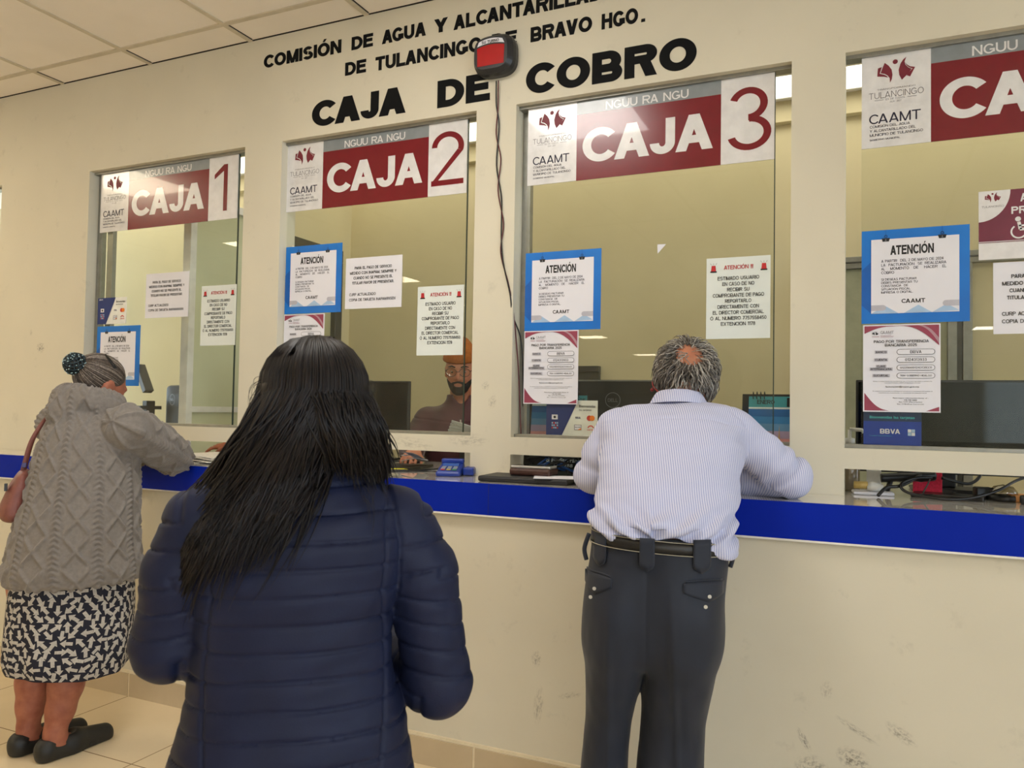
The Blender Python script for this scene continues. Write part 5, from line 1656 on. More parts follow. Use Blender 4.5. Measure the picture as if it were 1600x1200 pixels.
# collar
mb = MB(); n = 36; vs, fs = [], []
for i in range(n):
    a = 2 * math.pi * i / n; c, s_ = math.cos(a), math.sin(a)
    for (r, dz, dy) in ((.064, -.012, -.004), (.062, .016, .0), (.059, .030, .006), (.066, .028, .003), (.078, .004, -.008), (.086, -.012, -.014)):
        vs.append((.056 + r * c * 1.06, .362 + dy + r * s_, 1.272 + dz - .012 * s_))
for i in range(n):
    for k in range(5):
        fs.append((i * 6 + k, ((i + 1) % n) * 6 + k, ((i + 1) % n) * 6 + k + 1, i * 6 + k + 1))
mb.add(vs, fs); o = mb.build('collar', M_SHIRT, mn, smooth=True, local=True); so = o.modifiers.new('t', 'SOLIDIFY'); so.thickness = .002; ss = o.modifiers.new('s', 'SUBSURF'); ss.levels = 1; ss.render_levels = 1

# trousers
M_HIP = [(.40, -.015, 0, .17, .12), (.52, -.017, 0, .170, .125), (.60, -.017, -.006, .180, .138), (.70, -.016, -.012, .184, .148), (.78, -.010, -.008, .184, .144), (.84, -.002, 0, .183, .138), (.93, .004, .004, .180, .134)]
M_LL = [(.03, -.158, .0, .080, .100), (.16, -.148, .0, .072, .092), (.285, -.139, .0, .065, .088), (.40, -.128, -.002, .064, .088), (.52, -.116, -.006, .074, .112), (.62, -.106, -.010, .084, .134), (.70, -.100, -.010, .080, .132), (.84, -.085, 0, .055, .09)]
M_RL = [(.03, .020, .0, .094, .104), (.16, .028, .0, .090, .098), (.285, .034, .0, .087, .094), (.40, .042, -.002, .087, .096), (.52, .054, -.006, .094, .116), (.62, .066, -.010, .096, .136), (.70, .070, -.010, .088, .132), (.84, .06, 0, .06, .09)]
def f_mtr(g):
    hip = smax(loft(g, M_HIP, 2.3), .575 - g.Z, .07)
    f = smin(loft(g, M_LL, 2.2), loft(g, M_RL, 2.2), .012)
    f = smin(f, hip, .03)
    f = smax(f, -cap(g, (-.030, -.19, .84), (-.030, -.20, .56), .040, .060), .05)
    return smax(f, g.Z - .913, .004)
def d_mtr(P, N):
    x, y, z = P.T
    back = np.clip(-N[:, 1], 0, 1)
    o = -.0030 * np.exp(-((x + .030 + .0 * z) / .0030) ** 2) * back * (z > .53)                         # centre seam
    fz = np.clip((.82 - z) / .2, 0, 1)
    o += fz * (.0050 * vnoise(P * np.array([3.0, 1.2, .55]), 15, 21) + .0018 * vnoise(P * np.array([2.5, 1, .8]), 40, 22))
    o += .006 * np.exp(-((x - .045 + .05 * (z - .5)) / .010) ** 2) * back * fz + .005 * np.exp(-((x + .122) / .009) ** 2) * back * fz   # pressed creases
    return o
M_TR = mat('charcoal_blue_trousers', (35, 40, 53), .62, spec=.3, rgb2=(29, 34, 46), nscale=8, bump=.1, bscale=500, sheen=.1)
blob('trousers', f_mtr, (-.26, -.19, .02), (.22, .18, .92), .005, M_TR, mn, d_mtr)
def hip_y(x, z):
    cx, cy, rx, ry = [float(cint(np.array([z]), M_HIP, j)[0]) for j in (1, 2, 3, 4)]
    return cy - ry * max(1 - (min(abs(x - cx) / rx, .999)) ** 2.3, .0) ** (1 / 2.3)
def patch(name, x0, x1, top, bot, m, off=.004, thick=.003, nx=12, nz=6):
    """a cloth piece lying on the seat of the trousers; top and bot give z across x (0..1)"""
    mb = MB(); vs, fs = [], []
    for i in range(nx + 1):
        u = i / nx; x = x0 + (x1 - x0) * u
        for j in range(nz + 1):
            z = top(u) + (bot(u) - top(u)) * j / nz
            vs.append((x, hip_y(x, z) - off, z))
    for i in range(nx):
        for j in range(nz):
            a = i * (nz + 1) + j; fs.append((a, a + 1, a + nz + 2, a + nz + 1))
    mb.add(vs, fs); o = mb.build(name, m, mn, smooth=True, local=True)
    so = o.modifiers.new('t', 'SOLIDIFY'); so.thickness = thick; so.offset = -1
    return o
# belt with pale stitching
M_BELT = mat('black_belt_leather', (22, 21, 22), .4, rgb2=(30, 29, 30), nscale=60, bump=.3)
def ring_band(name, z0, z1, off, m, st):
    mb = MB(); n = 72; vs, fs = [], []
    for i in range(n):
        a = 2 * math.pi * i / n; c, s_ = math.cos(a), math.sin(a)
        for z in (z0, z1):
            cx, cy, rx, ry = [float(cint(np.array([z]), st, j)[0]) for j in (1, 2, 3, 4)]
            k = (abs(c) ** 2.3 + abs(s_) ** 2.3) ** (-1 / 2.3)
            vs.append((cx + (rx + off) * c * k, cy + (ry + off) * s_ * k, z - .010 * c))
    for i in range(n): fs.append((2 * i, 2 * i + 1, (2 * i + 3) % (2 * n), (2 * i + 2) % (2 * n)))
    mb.add(vs, fs); o = mb.build(name, m, mn, smooth=True, local=True)
    so = o.modifiers.new('t', 'SOLIDIFY'); so.thickness = .003; so.offset = 1
    return o
belt = ring_band('belt', .881, .916, .003, M_BELT, M_HIP)
for z in (.8825, .9135):
    o = ring_band('stitching', z, z + .0012, .0068, mat('pale_thread', (188, 180, 160), .7), M_HIP); o.parent = belt
for (xa, xb) in ((-.172, -.136), (-.048, -.010), (.086, .130)):
    patch('belt_loop', xa, xb, lambda u: .921, lambda u: .849 - .012 * (1 - abs(2 * u - 1)) + (.006 if u in (0, 1) else 0), M_TR, .0085, .003, 8, 5)
for xx in (-.1835, .176):
    mb = MB(); mb.tube(sag([(xx, -.05, .913), (xx + .012 * np.sign(xx), -.05, .873), (xx + .006 * np.sign(xx), -.05, .843)]), .006); mb.build('belt_loop', M_TR, mn, local=True, smooth=True)
M_SNAP = mat('pearl_snap', (206, 204, 196), .25, metal=.3)
for (xa, xb, pk, s_) in ((-.196, -.118, .42, 1), (.062, .166, .62, 1)):
    fl = patch('pocket_flap', xa, xb, lambda u: .813 + .004 * math.sin(3.1 * u), lambda u, pk=pk: .791 - .026 * (1 - abs(u - pk) / max(pk, 1 - pk)), M_TR, .006, .0035, 14, 5)
    patch('pocket_welt', xa + .004, xb - .004, lambda u: .819 + .004 * math.sin(3.1 * u), lambda u: .814 + .004 * math.sin(3.1 * u), M_TR, .0045, .003, 12, 1)
    px = xa + (xb - xa) * pk
    for (dx, zz) in ((0, .781), (-.010 * s_, .757)):
        mb = MB(); yb = hip_y(px + dx, zz) - .0105
        mb.disc(px + dx, zz, .0042, yb, 0, 14); mb.ring(px + dx, zz, .003, .0048, yb - .001, 0, 14)
        mb.build('snap_button', M_SNAP, mn, local=True)
for x1 in (-.150, .022):
    def f_sh(g, x1=x1):
        f = chain(g, [(x1, -.055, .042), (x1, .05, .04), (x1 * 1.02, .16, .030)], [.044, .044, .036])
        return smax(f, -g.Z + .001, .006)
    blob('shoe', f_sh, (x1 - .09, -.12, -.01), (x1 + .09, .23, .12), .008, mat('black_shoe', (26, 24, 24), .5), mn)

# hair: curly grey locks round a thin crown
rs = np.random.RandomState(21)
GH = hair_mat('grey_hair', (164, 158, 150), (92, 86, 80), .5, (40, 40, 30))
GH2 = hair_mat('dark_grey_hair', (106, 99, 92), (60, 55, 52), .5, (40, 40, 30))
GH3 = hair_mat('silver_hair', (200, 194, 184), (150, 144, 136), .5, (40, 40, 30))
HC = M_HEAD + M_HR @ np.array((0, -.012, .030))
CROWN = np.array((.10, -.78, .62)); CROWN /= np.linalg.norm(CROWN)
sets = {0: ([], []), 1: ([], []), 2: ([], [])}
K = 9
for i in range(3000):
    d = rs.normal(size=3); d /= np.linalg.norm(d)
    dl_ = M_HR.T @ d
    if dl_[1] > .45 - .35 * max(dl_[2], 0) or dl_[2] < -.80: continue
    cr = d @ CROWN
    if cr > .90 and rs.uniform() < .60: continue
    if cr > .78 and rs.uniform() < .35: continue
    p = HC + M_HR @ (dl_ * np.array((.076, .096, .086)))
    # combed from the crown outwards and down, then curling
    flow = d * cr - CROWN; flow /= max(np.linalg.norm(flow), 1e-6)
    flow = flow * .8 + np.array((0, 0, -.45)); flow -= d * (flow @ d) * .8; flow /= np.linalg.norm(flow)
    side = np.cross(d, flow); L = rs.uniform(.030, .060) * (1.3 if dl_[2] < -.1 else 1); ph = rs.uniform(0, 6.28); am = rs.uniform(.003, .009)
    t = np.linspace(0, 1, K)
    lift = rs.uniform(.010, .026)
    pts = p + flow * (L * t)[:, None] + d * (lift * np.sin(t * 2.4) + .002)[:, None] + side * (am * np.sin(t * rs.uniform(3, 7) + ph) - am * math.sin(ph))[:, None]
    s_ = rs.choice(3, p=(.45, .30, .25)) if dl_[2] > -.25 else rs.choice(3, p=(.42, .46, .12))
    sets[s_][0].append(pts); sets[s_][1].append(np.array([.7, 1, 1, 1, .95, .85, .7, .45, .12]) * rs.uniform(.0011, .0021))
for k, m in ((0, GH), (1, GH2), (2, GH3)):
    strands('hair_locks', *sets[k], m, mn, 4)
def f_mhair(g):
    f = ell(g, HC + M_HR @ np.array((0, -.006, -.004)), (.0815, .0985, .0870), M_HR)
    f = smax(f, -ell(g, HC + CROWN * .108, (.052, .052, .052)), .02)
    q = M_HR @ np.array((0, 1.0, -.25)); c = HC + M_HR @ np.array((0, .055, 0))
    return smax(f, (g.X - c[0]) * q[0] + (g.Y - c[1]) * q[1] + (g.Z - c[2]) * q[2], .01)
blob('hair', f_mhair, HC - .13, HC + .13, .006, GH2, mn, lambda P, N: .003 * vnoise(P, 140, 5))
# red cord of his glasses, with its bead, and the temple of the glasses
E1 = M_HEAD + M_HR @ np.array((-.082, .03, .02))
mb = MB(); mb.tube(sag([tuple(E1), (-.022, .41, 1.35), (-.024, .395, 1.325), (-.002, .36, 1.30)]), .0016); mb.build('glasses_cord', mat('red_cord', (170, 40, 36), .5), mn, local=True, smooth=True)
mb = MB(); mb.lathe([(.001, -.007), (.006, -.003), (.0065, .002), (.001, .007)], (-.026, .393, 1.312), 0, 12); mb.build('cord_bead', mat('dark_red_bead', (120, 24, 24), .35), mn, local=True, smooth=True)
mb = MB()
for sgn in (-1, 1):
    mb.tube([tuple(M_HEAD + M_HR @ np.array((sgn * .076, .100, .010))), tuple(M_HEAD + M_HR @ np.array((sgn * .080, .0, .016)))], .0022)
mb.tube([tuple(M_HEAD + M_HR @ np.array((x, .100 + .012 * math.cos(x * 18), .008))) for x in np.linspace(-.076, .076, 9)], .0022)
mb.build('glasses', M_BLACK, mn, local=True)
# ---------------------------------------------------------------- the older woman in the grey plush coat at the first window
LA_ = math.radians(53.017014)
ld = thing('person', 'person with grey hair in a bun wearing grey plush hooded coat and arrow print skirt', 'person', (-2.596, -.755, 0), LA_)
SK_L = skin_mat('older_woman_skin', (172, 108, 84), (150, 88, 68))
LF = np.array((.80, .60, 0.0)); LR = np.array((.60, -.80, 0.0))          # her forward and right in the figure's frame
L_HEAD = np.array((.068, .084, 1.300)); L_HR = rotm(math.atan2(-.80, .60) - .10, -.42)
L_RA = [(.150, -.075, 1.150), (.262, .055, 1.085), (.345, .195, 1.030), (.30, .36, 1.035), (.22, .47, 1.030)]
L_LA = [(-.055, .185, 1.150), (.03, .29, 1.06), (.12, .36, 1.03), (.17, .46, 1.03), (.20, .52, 1.03)]
L_RR = [.082, .074, .066, .054, .044]
L_COAT = [(.610, .006, .0, .214, .205), (.65, .006, .0, .216, .205), (.72, .008, .0, .208, .198), (.83, .016, .006, .196, .188), (.94, .026, .02, .184, .176), (1.04, .034, .03, .168, .164), (1.12, .036, .042, .150, .150),
          (1.18, .036, .056, .122, .126), (1.225, .038, .070, .088, .096), (1.26, .045, .078, .066, .070)]
def f_lbody(g):
    f = head_field(g, L_HEAD, L_HR, .98)
    f = smin(f, cap(g, (.060, .075, 1.28), (.040, .065, 1.17), .050, .060), .03)
    f = smin(f, loft(g, [(.56, .006, 0, .17, .16), (.8, .014, .006, .16, .15), (1.0, .03, .02, .145, .14), (1.12, .036, .04, .13, .125), (1.18, .036, .056, .09, .09)]), .03)
    for A in (L_RA, L_LA):
        f = smin(f, chain(g, A, [.055, .046, .042, .034, .026]), .02)
    f = smin(f, hand_field(g, L_RA[-1], (-.2, .95, 0), (0, 0, 1), 1, .35, .9), .012)
    f = smin(f, hand_field(g, L_LA[-1], (.3, .9, 0), (0, 0, 1), -1, .35, .9), .012)
    # bare calves and ankles under the skirt
    for (x, y, a, b_) in ((-.110, .055, -.122, .050), (-.008, -.030, -.038, -.045)):
        f = smin(f, chain(g, [(x, y, .60), (x, y, .36), (x * .98 + a * .02, y, .24), ((x + a) / 2, (y + b_) / 2, .16), (a, b_, .085), (a + .01, b_ + .005, .05)], [.10, .062, .056, .046, .034, .034], .02), .02)
        f = smin(f, chain(g, [(a - .01, b_ - .008, .040), (a + .085, b_ + .052, .034), (a + .130, b_ + .082, .024)], [.031, .028, .020], .02), .02)
    return f
blob('body', f_lbody, (-.25, -.24, 0.0), (.40, .64, 1.43), .0072, SK_L, ld)

# skirt with arrow print
L_SK = [(.290, -.006, .0, .190, .150), (.32, -.006, .0, .200, .158), (.36, -.004, 0, .205, .164), (.47, 0, 0, .204, .166), (.60, .004, 0, .198, .164), (.68, .006, 0, .19, .16)]
def sk_pt(a, z, off=0.0):
    cx, cy, rx, ry = [float(cint(np.array([z]), L_SK, j)[0]) for j in (1, 2, 3, 4)]
    fold = 1 + .028 * math.sin(9 * a + 1.0) * max(0, (.66 - z) / .4) + .015 * math.sin(17 * a) * max(0, (.60 - z) / .4)
    zz = z + (.012 * math.sin(2 * a + .6) - .006 * math.cos(a)) * max(0, (.5 - z) / .3)
    return (cx + (rx * fold + off) * math.cos(a), cy + (ry * fold + off) * math.sin(a), zz)
mb = MB(); na, nz = 120, 26
for j in range(nz + 1):
    z = .29 + (.68 - .29) * j / nz
    for i in range(na):
        mb.v.append(sk_pt(2 * math.pi * i / na, z))
for j in range(nz):
    for i in range(na):
        mb.f.append((j * na + i, j * na + (i + 1) % na, (j + 1) * na + (i + 1) % na, (j + 1) * na + i)); mb.m.append(0)
AR = [(0, -.5), (.15, -.5), (.15, .05), (.36, .05), (0, .5), (-.36, .05), (-.15, .05), (-.15, -.5)]
rg = random.Random(5); rad_ = .19; cell = .0335
nrow = int(.38 / (cell * .86))
for j in range(nrow):
    z0 = .306 + j * cell * .86
    ncol = int(2 * math.pi * rad_ / cell)
    for i in range(ncol):
        a0 = (i + (.5 if j % 2 else 0) + rg.uniform(-.12, .12)) * 2 * math.pi / ncol
        th = rg.choice((0, 45, 90, 135, 180, 225, 270, 315)) + rg.uniform(-14, 14)
        c, s_ = math.cos(math.radians(th)), math.sin(math.radians(th)); L = cell * rg.uniform(1.02, 1.16)
        zc = z0 + rg.uniform(-.003, .003)
        q = []
        for (u, v) in AR:
            uu, vv = (u * c - v * s_) * L, (u * s_ + v * c) * L
            q.append(sk_pt(a0 + uu / rad_, min(max(zc + vv, .2915), .68), .0016))
        k = len(mb.v); mb.v += q
        mb.f += [(k, k + 1, k + 2, k + 6, k + 7), (k + 2, k + 3, k + 4, k + 5, k + 6)]; mb.m += [1, 1]
o = mb.build('skirt', [mat('skirt_navy', (20, 22, 40), .8), mat('skirt_arrow_print', (196, 190, 182), .8, rgb2=(170, 164, 156), nscale=200)], ld, local=True, smooth=True)

# coat
def f_lcoat(g):
    f = loft(g, L_COAT, 2.1, .012)
    for A in (L_RA, L_LA):
        f = smin(f, chain(g, A, L_RR), .035)
    # hood lying on the shoulders
    for i in range(14):
        a = math.radians(-30 + 240 * i / 13.0) + math.atan2(-.6, -.8) - math.radians(90)
        c = (.040 + .078 * math.cos(a), .068 + .086 * math.sin(a), 1.232 + .018 * math.cos(a - math.atan2(-.6, -.8)))
        f = smin(f, ell(g, c, (.044, .044, .048)), .02)
    f = smin(f, ell(g, (-.022, .022, 1.205), (.075, .072, .060)), .02)
    f = smax(f, -loft(g, [(1.235, .052, .080, .052, .054), (1.33, .056, .082, .070, .072)], 2.0), .008)
    f = smax(f, -loft(g, [(.55, .006, 0, .196, .186), (.65, .006, 0, .194, .184)], 2.1), .01)
    return f
def d_lcoat(P, N):
    x, y, z = P.T
    dr, sr_ = seg_dist(P, L_RA)
    zz = np.clip(z, .61, 1.26)
    cx, cy, rx, ry = [cint(zz, L_COAT, j) for j in (1, 2, 3, 4)]
    dt = (np.sqrt(((x - cx) / rx) ** 2 + ((y - cy) / ry) ** 2) - 1) * np.minimum(rx, ry)
    arm = dr - .070; on = arm < dt
    ang = np.arctan2((y - cy), (x - cx))
    u = ang * .185; v = z.copy()
    # sleeve coordinates: round the arm and along it
    ax = np.array(L_RA[2]) - np.array(L_RA[0]); ax /= np.linalg.norm(ax); e1 = np.cross(ax, (0, 0, 1)); e1 /= np.linalg.norm(e1); e2 = np.cross(ax, e1)
    q = P - np.array(L_RA[0]); ua = np.arctan2(q @ e2, q @ e1) * .07
    u = np.where(on, ua, u + .06 * (z - .6)); v = np.where(on, sr_, v)
    p = .122; w = (u / p) % 1.0; wob = .10 * vnoise(P, 12, 31)
    braid = np.abs(w - .17) < .165                     # cable columns
    wb = (w - .17) / .165
    cable = .5 + .5 * np.sin(2 * math.pi * (v / .0185 + np.abs(wb) * .75 + wob))
    edge = np.clip((1 - np.abs(wb)) * 5, 0, 1)
    hb = cable * edge * (.6 + .4 * np.cos(wb * 3.1))
    wd = (w - .335) / .665                             # diamonds between them
    s1 = np.abs(((wd + v / .105 + wob * .3) % 1.0) - .5); s2 = np.abs(((wd - v / .105 + .0 + wob * .3) % 1.0) - .5)
    hd = np.maximum(np.exp(-(s1 / .085) ** 2), np.exp(-(s2 / .085) ** 2))
    h = np.where(braid, hb, hd * np.clip(np.minimum(wd, 1 - wd) * 9, 0, 1))
    lump = .005 * vnoise(P, 11, 33)
    low = np.exp(-((z - .65) / .03) ** 2) * .004
    seam = np.exp(-((arm - dt) / .006) ** 2) * (z > .95)
    soft = 1 - .92 * np.exp(-((arm - dt) / .022) ** 2) * (z > .9)
    return .0105 * h * soft + lump + low + .0007 * vnoise(P, 190, 35) - .004 * seam
M_PLUSH = mat('grey_plush', (134, 127, 121), .95, spec=.1, rgb2=(124, 117, 111), nscale=90, bump=.45, bscale=420, sheen=.25)
blob('coat', f_lcoat, (-.25, -.25, .53), (.43, .60, 1.34), .0047, M_PLUSH, ld, d_lcoat, it=1)

# black slip-on shoes with cut-outs
M_LSH = mat('black_rubber_shoe', (34, 34, 32), .5, rgb2=(28, 28, 26), bump=.2, bscale=300)
for (a, b_) in ((-.122, .050), (-.038, -.045)):
    hd_ = np.array((.845, .535, 0.0)); hr_ = np.array((hd_[1], -hd_[0], 0))
    def f_s(g, a=a, b_=b_):
        H = np.array((a - .022, b_ - .014, 0)); T = H + hd_ * .212
        f = chain(g, [H + (0, 0, .040), H + hd_ * .09 + (0, 0, .034), T + (0, 0, .026)], [.040, .042, .030], .02)
        f = smin(f, chain(g, [H + (0, 0, .020), H + hd_ * .08 + (0, 0, .016), T + (0, 0, .012)], [.037, .040, .032], .02), .01)
        open_ = chain(g, [H + hd_ * .012 + (0, 0, .100), H + hd_ * .074 + (0, 0, .098)], [.036, .034])
        f = smax(f, -open_, .006)
        for (t0, t1, z, r) in ((.012, .050, .052, .0055), (.138, .152, .016, .007), (.170, .174, .014, .005)):
            for sg in (1, -1):
                f = smax(f, -cap(g, H + hd_ * t0 + hr_ * sg * .038 + (0, 0, z), H + hd_ * t1 + hr_ * sg * .042 + (0, 0, z - .004), r, r), .003)
        return smax(f, .0008 - g.Z, .003)
    blob('shoe', f_s, (a - .09, b_ - .09, -.008), (a + .23, b_ + .18, .11), .0042, M_LSH, ld, it=1)

# hair pulled back into a bun with a beaded net, and a clip
rs = np.random.RandomState(3)
LH = hair_mat('greying_hair', (92, 80, 70), (48, 40, 36), .45, (60, 60, 60))
LH2 = hair_mat('pale_grey_hair', (160, 148, 136), (110, 98, 88), .45, (60, 60, 60))
def LW(p): return L_HEAD + L_HR @ (np.array(p) * .98)
BUN = LW((-.006, -.124, .036))
def f_lhair(g):
    f = ell(g, LW((0, -.018, .034)), (.077, .096, .085), L_HR)
    q = L_HR @ np.array((0, .94, -.34)); c = LW((0, .052, .030))
    f = smax(f, (g.X - c[0]) * q[0] + (g.Y - c[1]) * q[1] + (g.Z - c[2]) * q[2], .012)
    q = L_HR @ np.array((0, -.35, -1.0)); q = q / np.linalg.norm(q); c = LW((0, -.01, -.034))
    f = smax(f, (g.X - c[0]) * q[0] + (g.Y - c[1]) * q[1] + (g.Z - c[2]) * q[2], .012)
    return smin(f, ell(g, BUN, (.030, .030, .030)), .014)
blob('hair', f_lhair, L_HEAD - .16, L_HEAD + .15, .0048, LH, ld, None)
for nm, m, N_ in (('hair_strands', LH, 420), ('grey_strands', LH2, 260)):
    lines, rad = [], []
    for i in range(N_):
        a = rs.uniform(-math.pi, math.pi)
        # start on the hair line (an oblique circle), end at the bun
        st_ = np.array((.074 * math.sin(a), .050 - .045 * (1 - math.cos(a)) * .5 - .03 * (math.cos(a) < -.2), .030 + .078 * math.cos(a)))
        d0 = np.array((st_[0] / .077, (st_[1] + .018) / .096, (st_[2] - .034) / .085)); d0 /= np.linalg.norm(d0)
        d1 = np.array((.0, -.985, .08)); d1 /= np.linalg.norm(d1)
        t = np.linspace(0, 1, 11)[:, None]
        d = d0 * (1 - t) + d1 * t + np.array((0, 0, .10)) * np.sin(t * 3.1) * (d0[2] > .3); d /= np.linalg.norm(d, axis=1)[:, None]
        lay = rs.uniform(1.0, 1.035)
        loc = np.array((0, -.018, .034)) + d * np.array((.077, .096, .085)) * lay
        lines.append((L_HEAD + (L_HR @ (loc * .98).T).T)); rad.append(np.r_[.5, np.ones(9), .5] * rs.uniform(.0010, .0019))
    strands(nm, lines, rad, m, ld, 4)
lines, rad = [], []
for i in range(70):                                     # coils of the bun
    ax = rs.normal(size=3); ax /= np.linalg.norm(ax); e1 = np.cross(ax, (.2, .3, .9)); e1 /= np.linalg.norm(e1); e2 = np.cross(ax, e1)
    t = np.linspace(0, rs.uniform(1.5, 3.6), 10)[:, None] + rs.uniform(0, 6)
    lines.append(BUN + (e1 * np.cos(t) + e2 * np.sin(t)) * rs.uniform(.029, .034)); rad.append(np.full(10, rs.uniform(.0011, .002)))
strands('bun_coils', lines, rad, LH, ld, 4)
# crocheted net: dark teal meshes with pale beads
mb = MB(); bx = L_HR @ np.array((0, -1.0, .05)); e1 = np.cross(bx, (0, 0, 1)); e1 /= np.linalg.norm(e1); e2 = np.cross(bx, e1)
for k in range(22):
    pts = []
    for t in np.linspace(0, 1, 11):
        ph = 2 * math.pi * k / 11 + (1 if k < 11 else -1) * t * 2.4; el = -.25 + 1.75 * t
        pts.append(tuple(BUN - bx * .004 + (e1 * math.cos(ph) + e2 * math.sin(ph)) * .040 * math.cos(el) + bx * .040 * math.sin(el)))
    mb.tube(pts, .0030, 0, 6)
for k in range(60):
    ph = rs.uniform(0, 6.28); el = rs.uniform(-.3, 1.4)
    c = BUN - bx * .004 + (e1 * math.cos(ph) + e2 * math.sin(ph)) * .0435 * math.cos(el) + bx * .0435 * math.sin(el)
    mb.lathe([(.0004, -.0022), (.0020, -.001), (.0020, .001), (.0004, .0022)], c, 1, 6)
mb.build('bun_net', [mat('dark_teal_yarn', (18, 40, 48), .6), mat('pale_bead', (170, 196, 200), .3)], ld, local=True, smooth=True)
mb = MB()                                              # snap clip over the ear
def HS(u, v): return tuple(LW((.079 * math.cos(u) , -.018 + .097 * v, .034 + .087 * math.sin(u))))
mb.tube([HS(1.02, -.42), HS(.75, -.22), HS(.46, .06), HS(.40, -.02), HS(.68, -.30), HS(1.02, -.42)], .0030, 0, 6)
mb.build('hair_clip', M_BLACK, ld, local=True)

# her shoulder bag hangs from its strap: a thing of its own
bag = thing('shoulder_bag', 'pinkish brown shoulder bag hanging at the left side of the grey plush coat', 'bag', (-2.596, -.755, 0), LA_)
M_BAG = mat('pink_brown_leather', (134, 80, 70), .5, rgb2=(118, 68, 60), nscale=30, bump=.3, bscale=200)
BX, BY = -.190, .075
def f_bag(g):
    f = loft(g, [(.815, BX, BY, .036, .10), (.85, BX, BY, .046, .115), (.92, BX + .012, BY, .040, .11), (.985, BX + .026, BY, .020, .095), (1.0, BX + .030, BY, .012, .09)], 2.6, .02)
    return f
blob('bag_body', f_bag, (BX - .08, BY - .15, .79), (BX + .09, BY + .15, 1.02), .006, M_BAG, bag, lambda P, N: .003 * vnoise(P, 30, 41))
mb = MB()
def strap(pts, w):
    n = len(pts); vs, fs = [], []
    for i, p in enumerate(pts):
        for s_ in (-1, 1): vs.append((p[0] + s_ * w, p[1] + s_ * w * .4, p[2] + s_ * w * .3))
    for i in range(n - 1): fs.append((2 * i, 2 * i + 1, 2 * i + 3, 2 * i + 2))
    mb.add(vs, fs)
strap([(p.x, p.y, p.z) for p in sag([(-.166, BY - .02, .985), (-.158, BY - .02, 1.03), (-.142, BY - .02, 1.10), (-.115, BY - .0, 1.16), (-.085, BY + .03, 1.205)])], .009)
o = mb.build('strap', M_BAG, bag, local=True, smooth=True); so = o.modifiers.new('t', 'SOLIDIFY'); so.thickness = .004
mb = MB(); mb.box(-.170, -.156, BY - .034, BY - .006, 1.005, 1.022); mb.build('buckle', mat('violet_buckle', (64, 58, 110), .35), bag, local=True, bevel=.002)
mb = MB(); mb.box(BX - .026, BX - .018, BY - .10, BY - .07, .93, .955); mb.build('zip_pull', M_BLACK, bag, local=True)
# ---------------------------------------------------------------- the bearded cashier behind the CAJA 2 window (x right, y away; he faces the hall)
KA = math.radians(27.853855)
kp = thing('person', 'bearded person with glasses and orange brown knit cap in maroon jacket behind glass', 'person', (-1.8284, .750, 0), KA)
SK_K = skin_mat('cashier_skin', (192, 130, 100), (176, 110, 84))
K_HEAD = np.array((-.010, -.03, 1.428)); K_HR = rotm(math.pi - .12, -.16); KS = .96
def KW(p): return K_HEAD + K_HR @ (np.array(p) * KS)
K_T = [(.78, 0, 0, .165, .125), (.95, 0, 0, .175, .13), (1.08, 0, 0, .195, .135), (1.17, 0, 0, .20, .12), (1.225, 0, .004, .165, .095), (1.26, 0, .008, .10, .078), (1.29, -.004, .0, .068, .066)]
K_RA = [(-.165, 0, 1.185), (-.215, -.06, 1.09), (-.232, -.16, 1.035), (-.205, -.36, 1.050)]
K_LA = [(.165, 0, 1.185), (.215, -.06, 1.09), (.232, -.15, 1.035), (.10, -.28, 1.035)]
def f_kbody(g):
    f = head_field(g, K_HEAD, K_HR, KS)
    f = smin(f, cap(g, (-.008, .0, 1.38), (0, .005, 1.24), .052, .058), .03)
    f = smin(f, loft(g, [(.75, 0, 0, .15, .11), (1.0, 0, 0, .155, .11), (1.16, 0, 0, .17, .10), (1.22, 0, 0, .12, .08), (1.25, 0, 0, .06, .06)]), .03)
    for A in (K_RA, K_LA):
        f = smin(f, chain(g, A, [.05, .044, .038, .028]), .02)
    f = smin(f, hand_field(g, (-.203, -.372, 1.052), (-.22, -.92, -.30), (.1, -.3, 1), 1, .55, .98, .16), .012)
    f = smin(f, hand_field(g, (.092, -.292, 1.035), (-.45, -.85, -.1), (0, -.1, 1), -1, .3, .95), .012)
    for x in (-.085, .085):
        f = smin(f, chain(g, [(x, 0, .80), (x, 0, .46), (x, .01, .09)], [.09, .058, .042], .03), .03)
        f = smin(f, chain(g, [(x, .02, .045), (x, -.11, .035)], [.042, .034]), .03)
    return f
blob('body', f_kbody, (-.31, -.60, 0.0), (.31, .17, 1.56), .0075, SK_K, kp)
# a finer face over the same field
def f_kjacket(g):
    f = loft(g, K_T, 2.3)
    for A in (K_RA, K_LA):
        f = smin(f, chain(g, A, [.066, .062, .058, .044]), .03)
    # standing collar, open in front
    c = smax(loft(g, [(1.255, -.002, .004, .078, .075), (1.315, -.006, .004, .070, .068)], 2.0, .004), -loft(g, [(1.20, -.002, 0, .060, .058), (1.36, -.006, 0, .062, .060)], 2.0, .004), .004)
    c = smax(c, -cap(g, (-.004, -.10, 1.34), (-.004, -.12, 1.22), .058, .026), .006)
    f = smax(f, -loft(g, [(1.262, -.004, -.002, .056, .054), (1.36, -.006, 0, .060, .058)], 2.0), .005)
    f = smin(f, c, .008)
    f = smax(f, -cap(g, (-.004, -.090, 1.325), (-.004, -.130, 1.185), .058, .016), .008)
    return smax(f, -loft(g, [(.70, 0, 0, .14, .10), (.83, 0, 0, .14, .10)]), .01)
def d_kjacket(P, N):
    x, y, z = P.T
    return .0045 * vnoise(P, 22, 51) + .002 * vnoise(P, 50, 52) - .003 * np.exp(-((z - 1.17 - .10 * np.abs(x)) / .004) ** 2) * (y < 0)
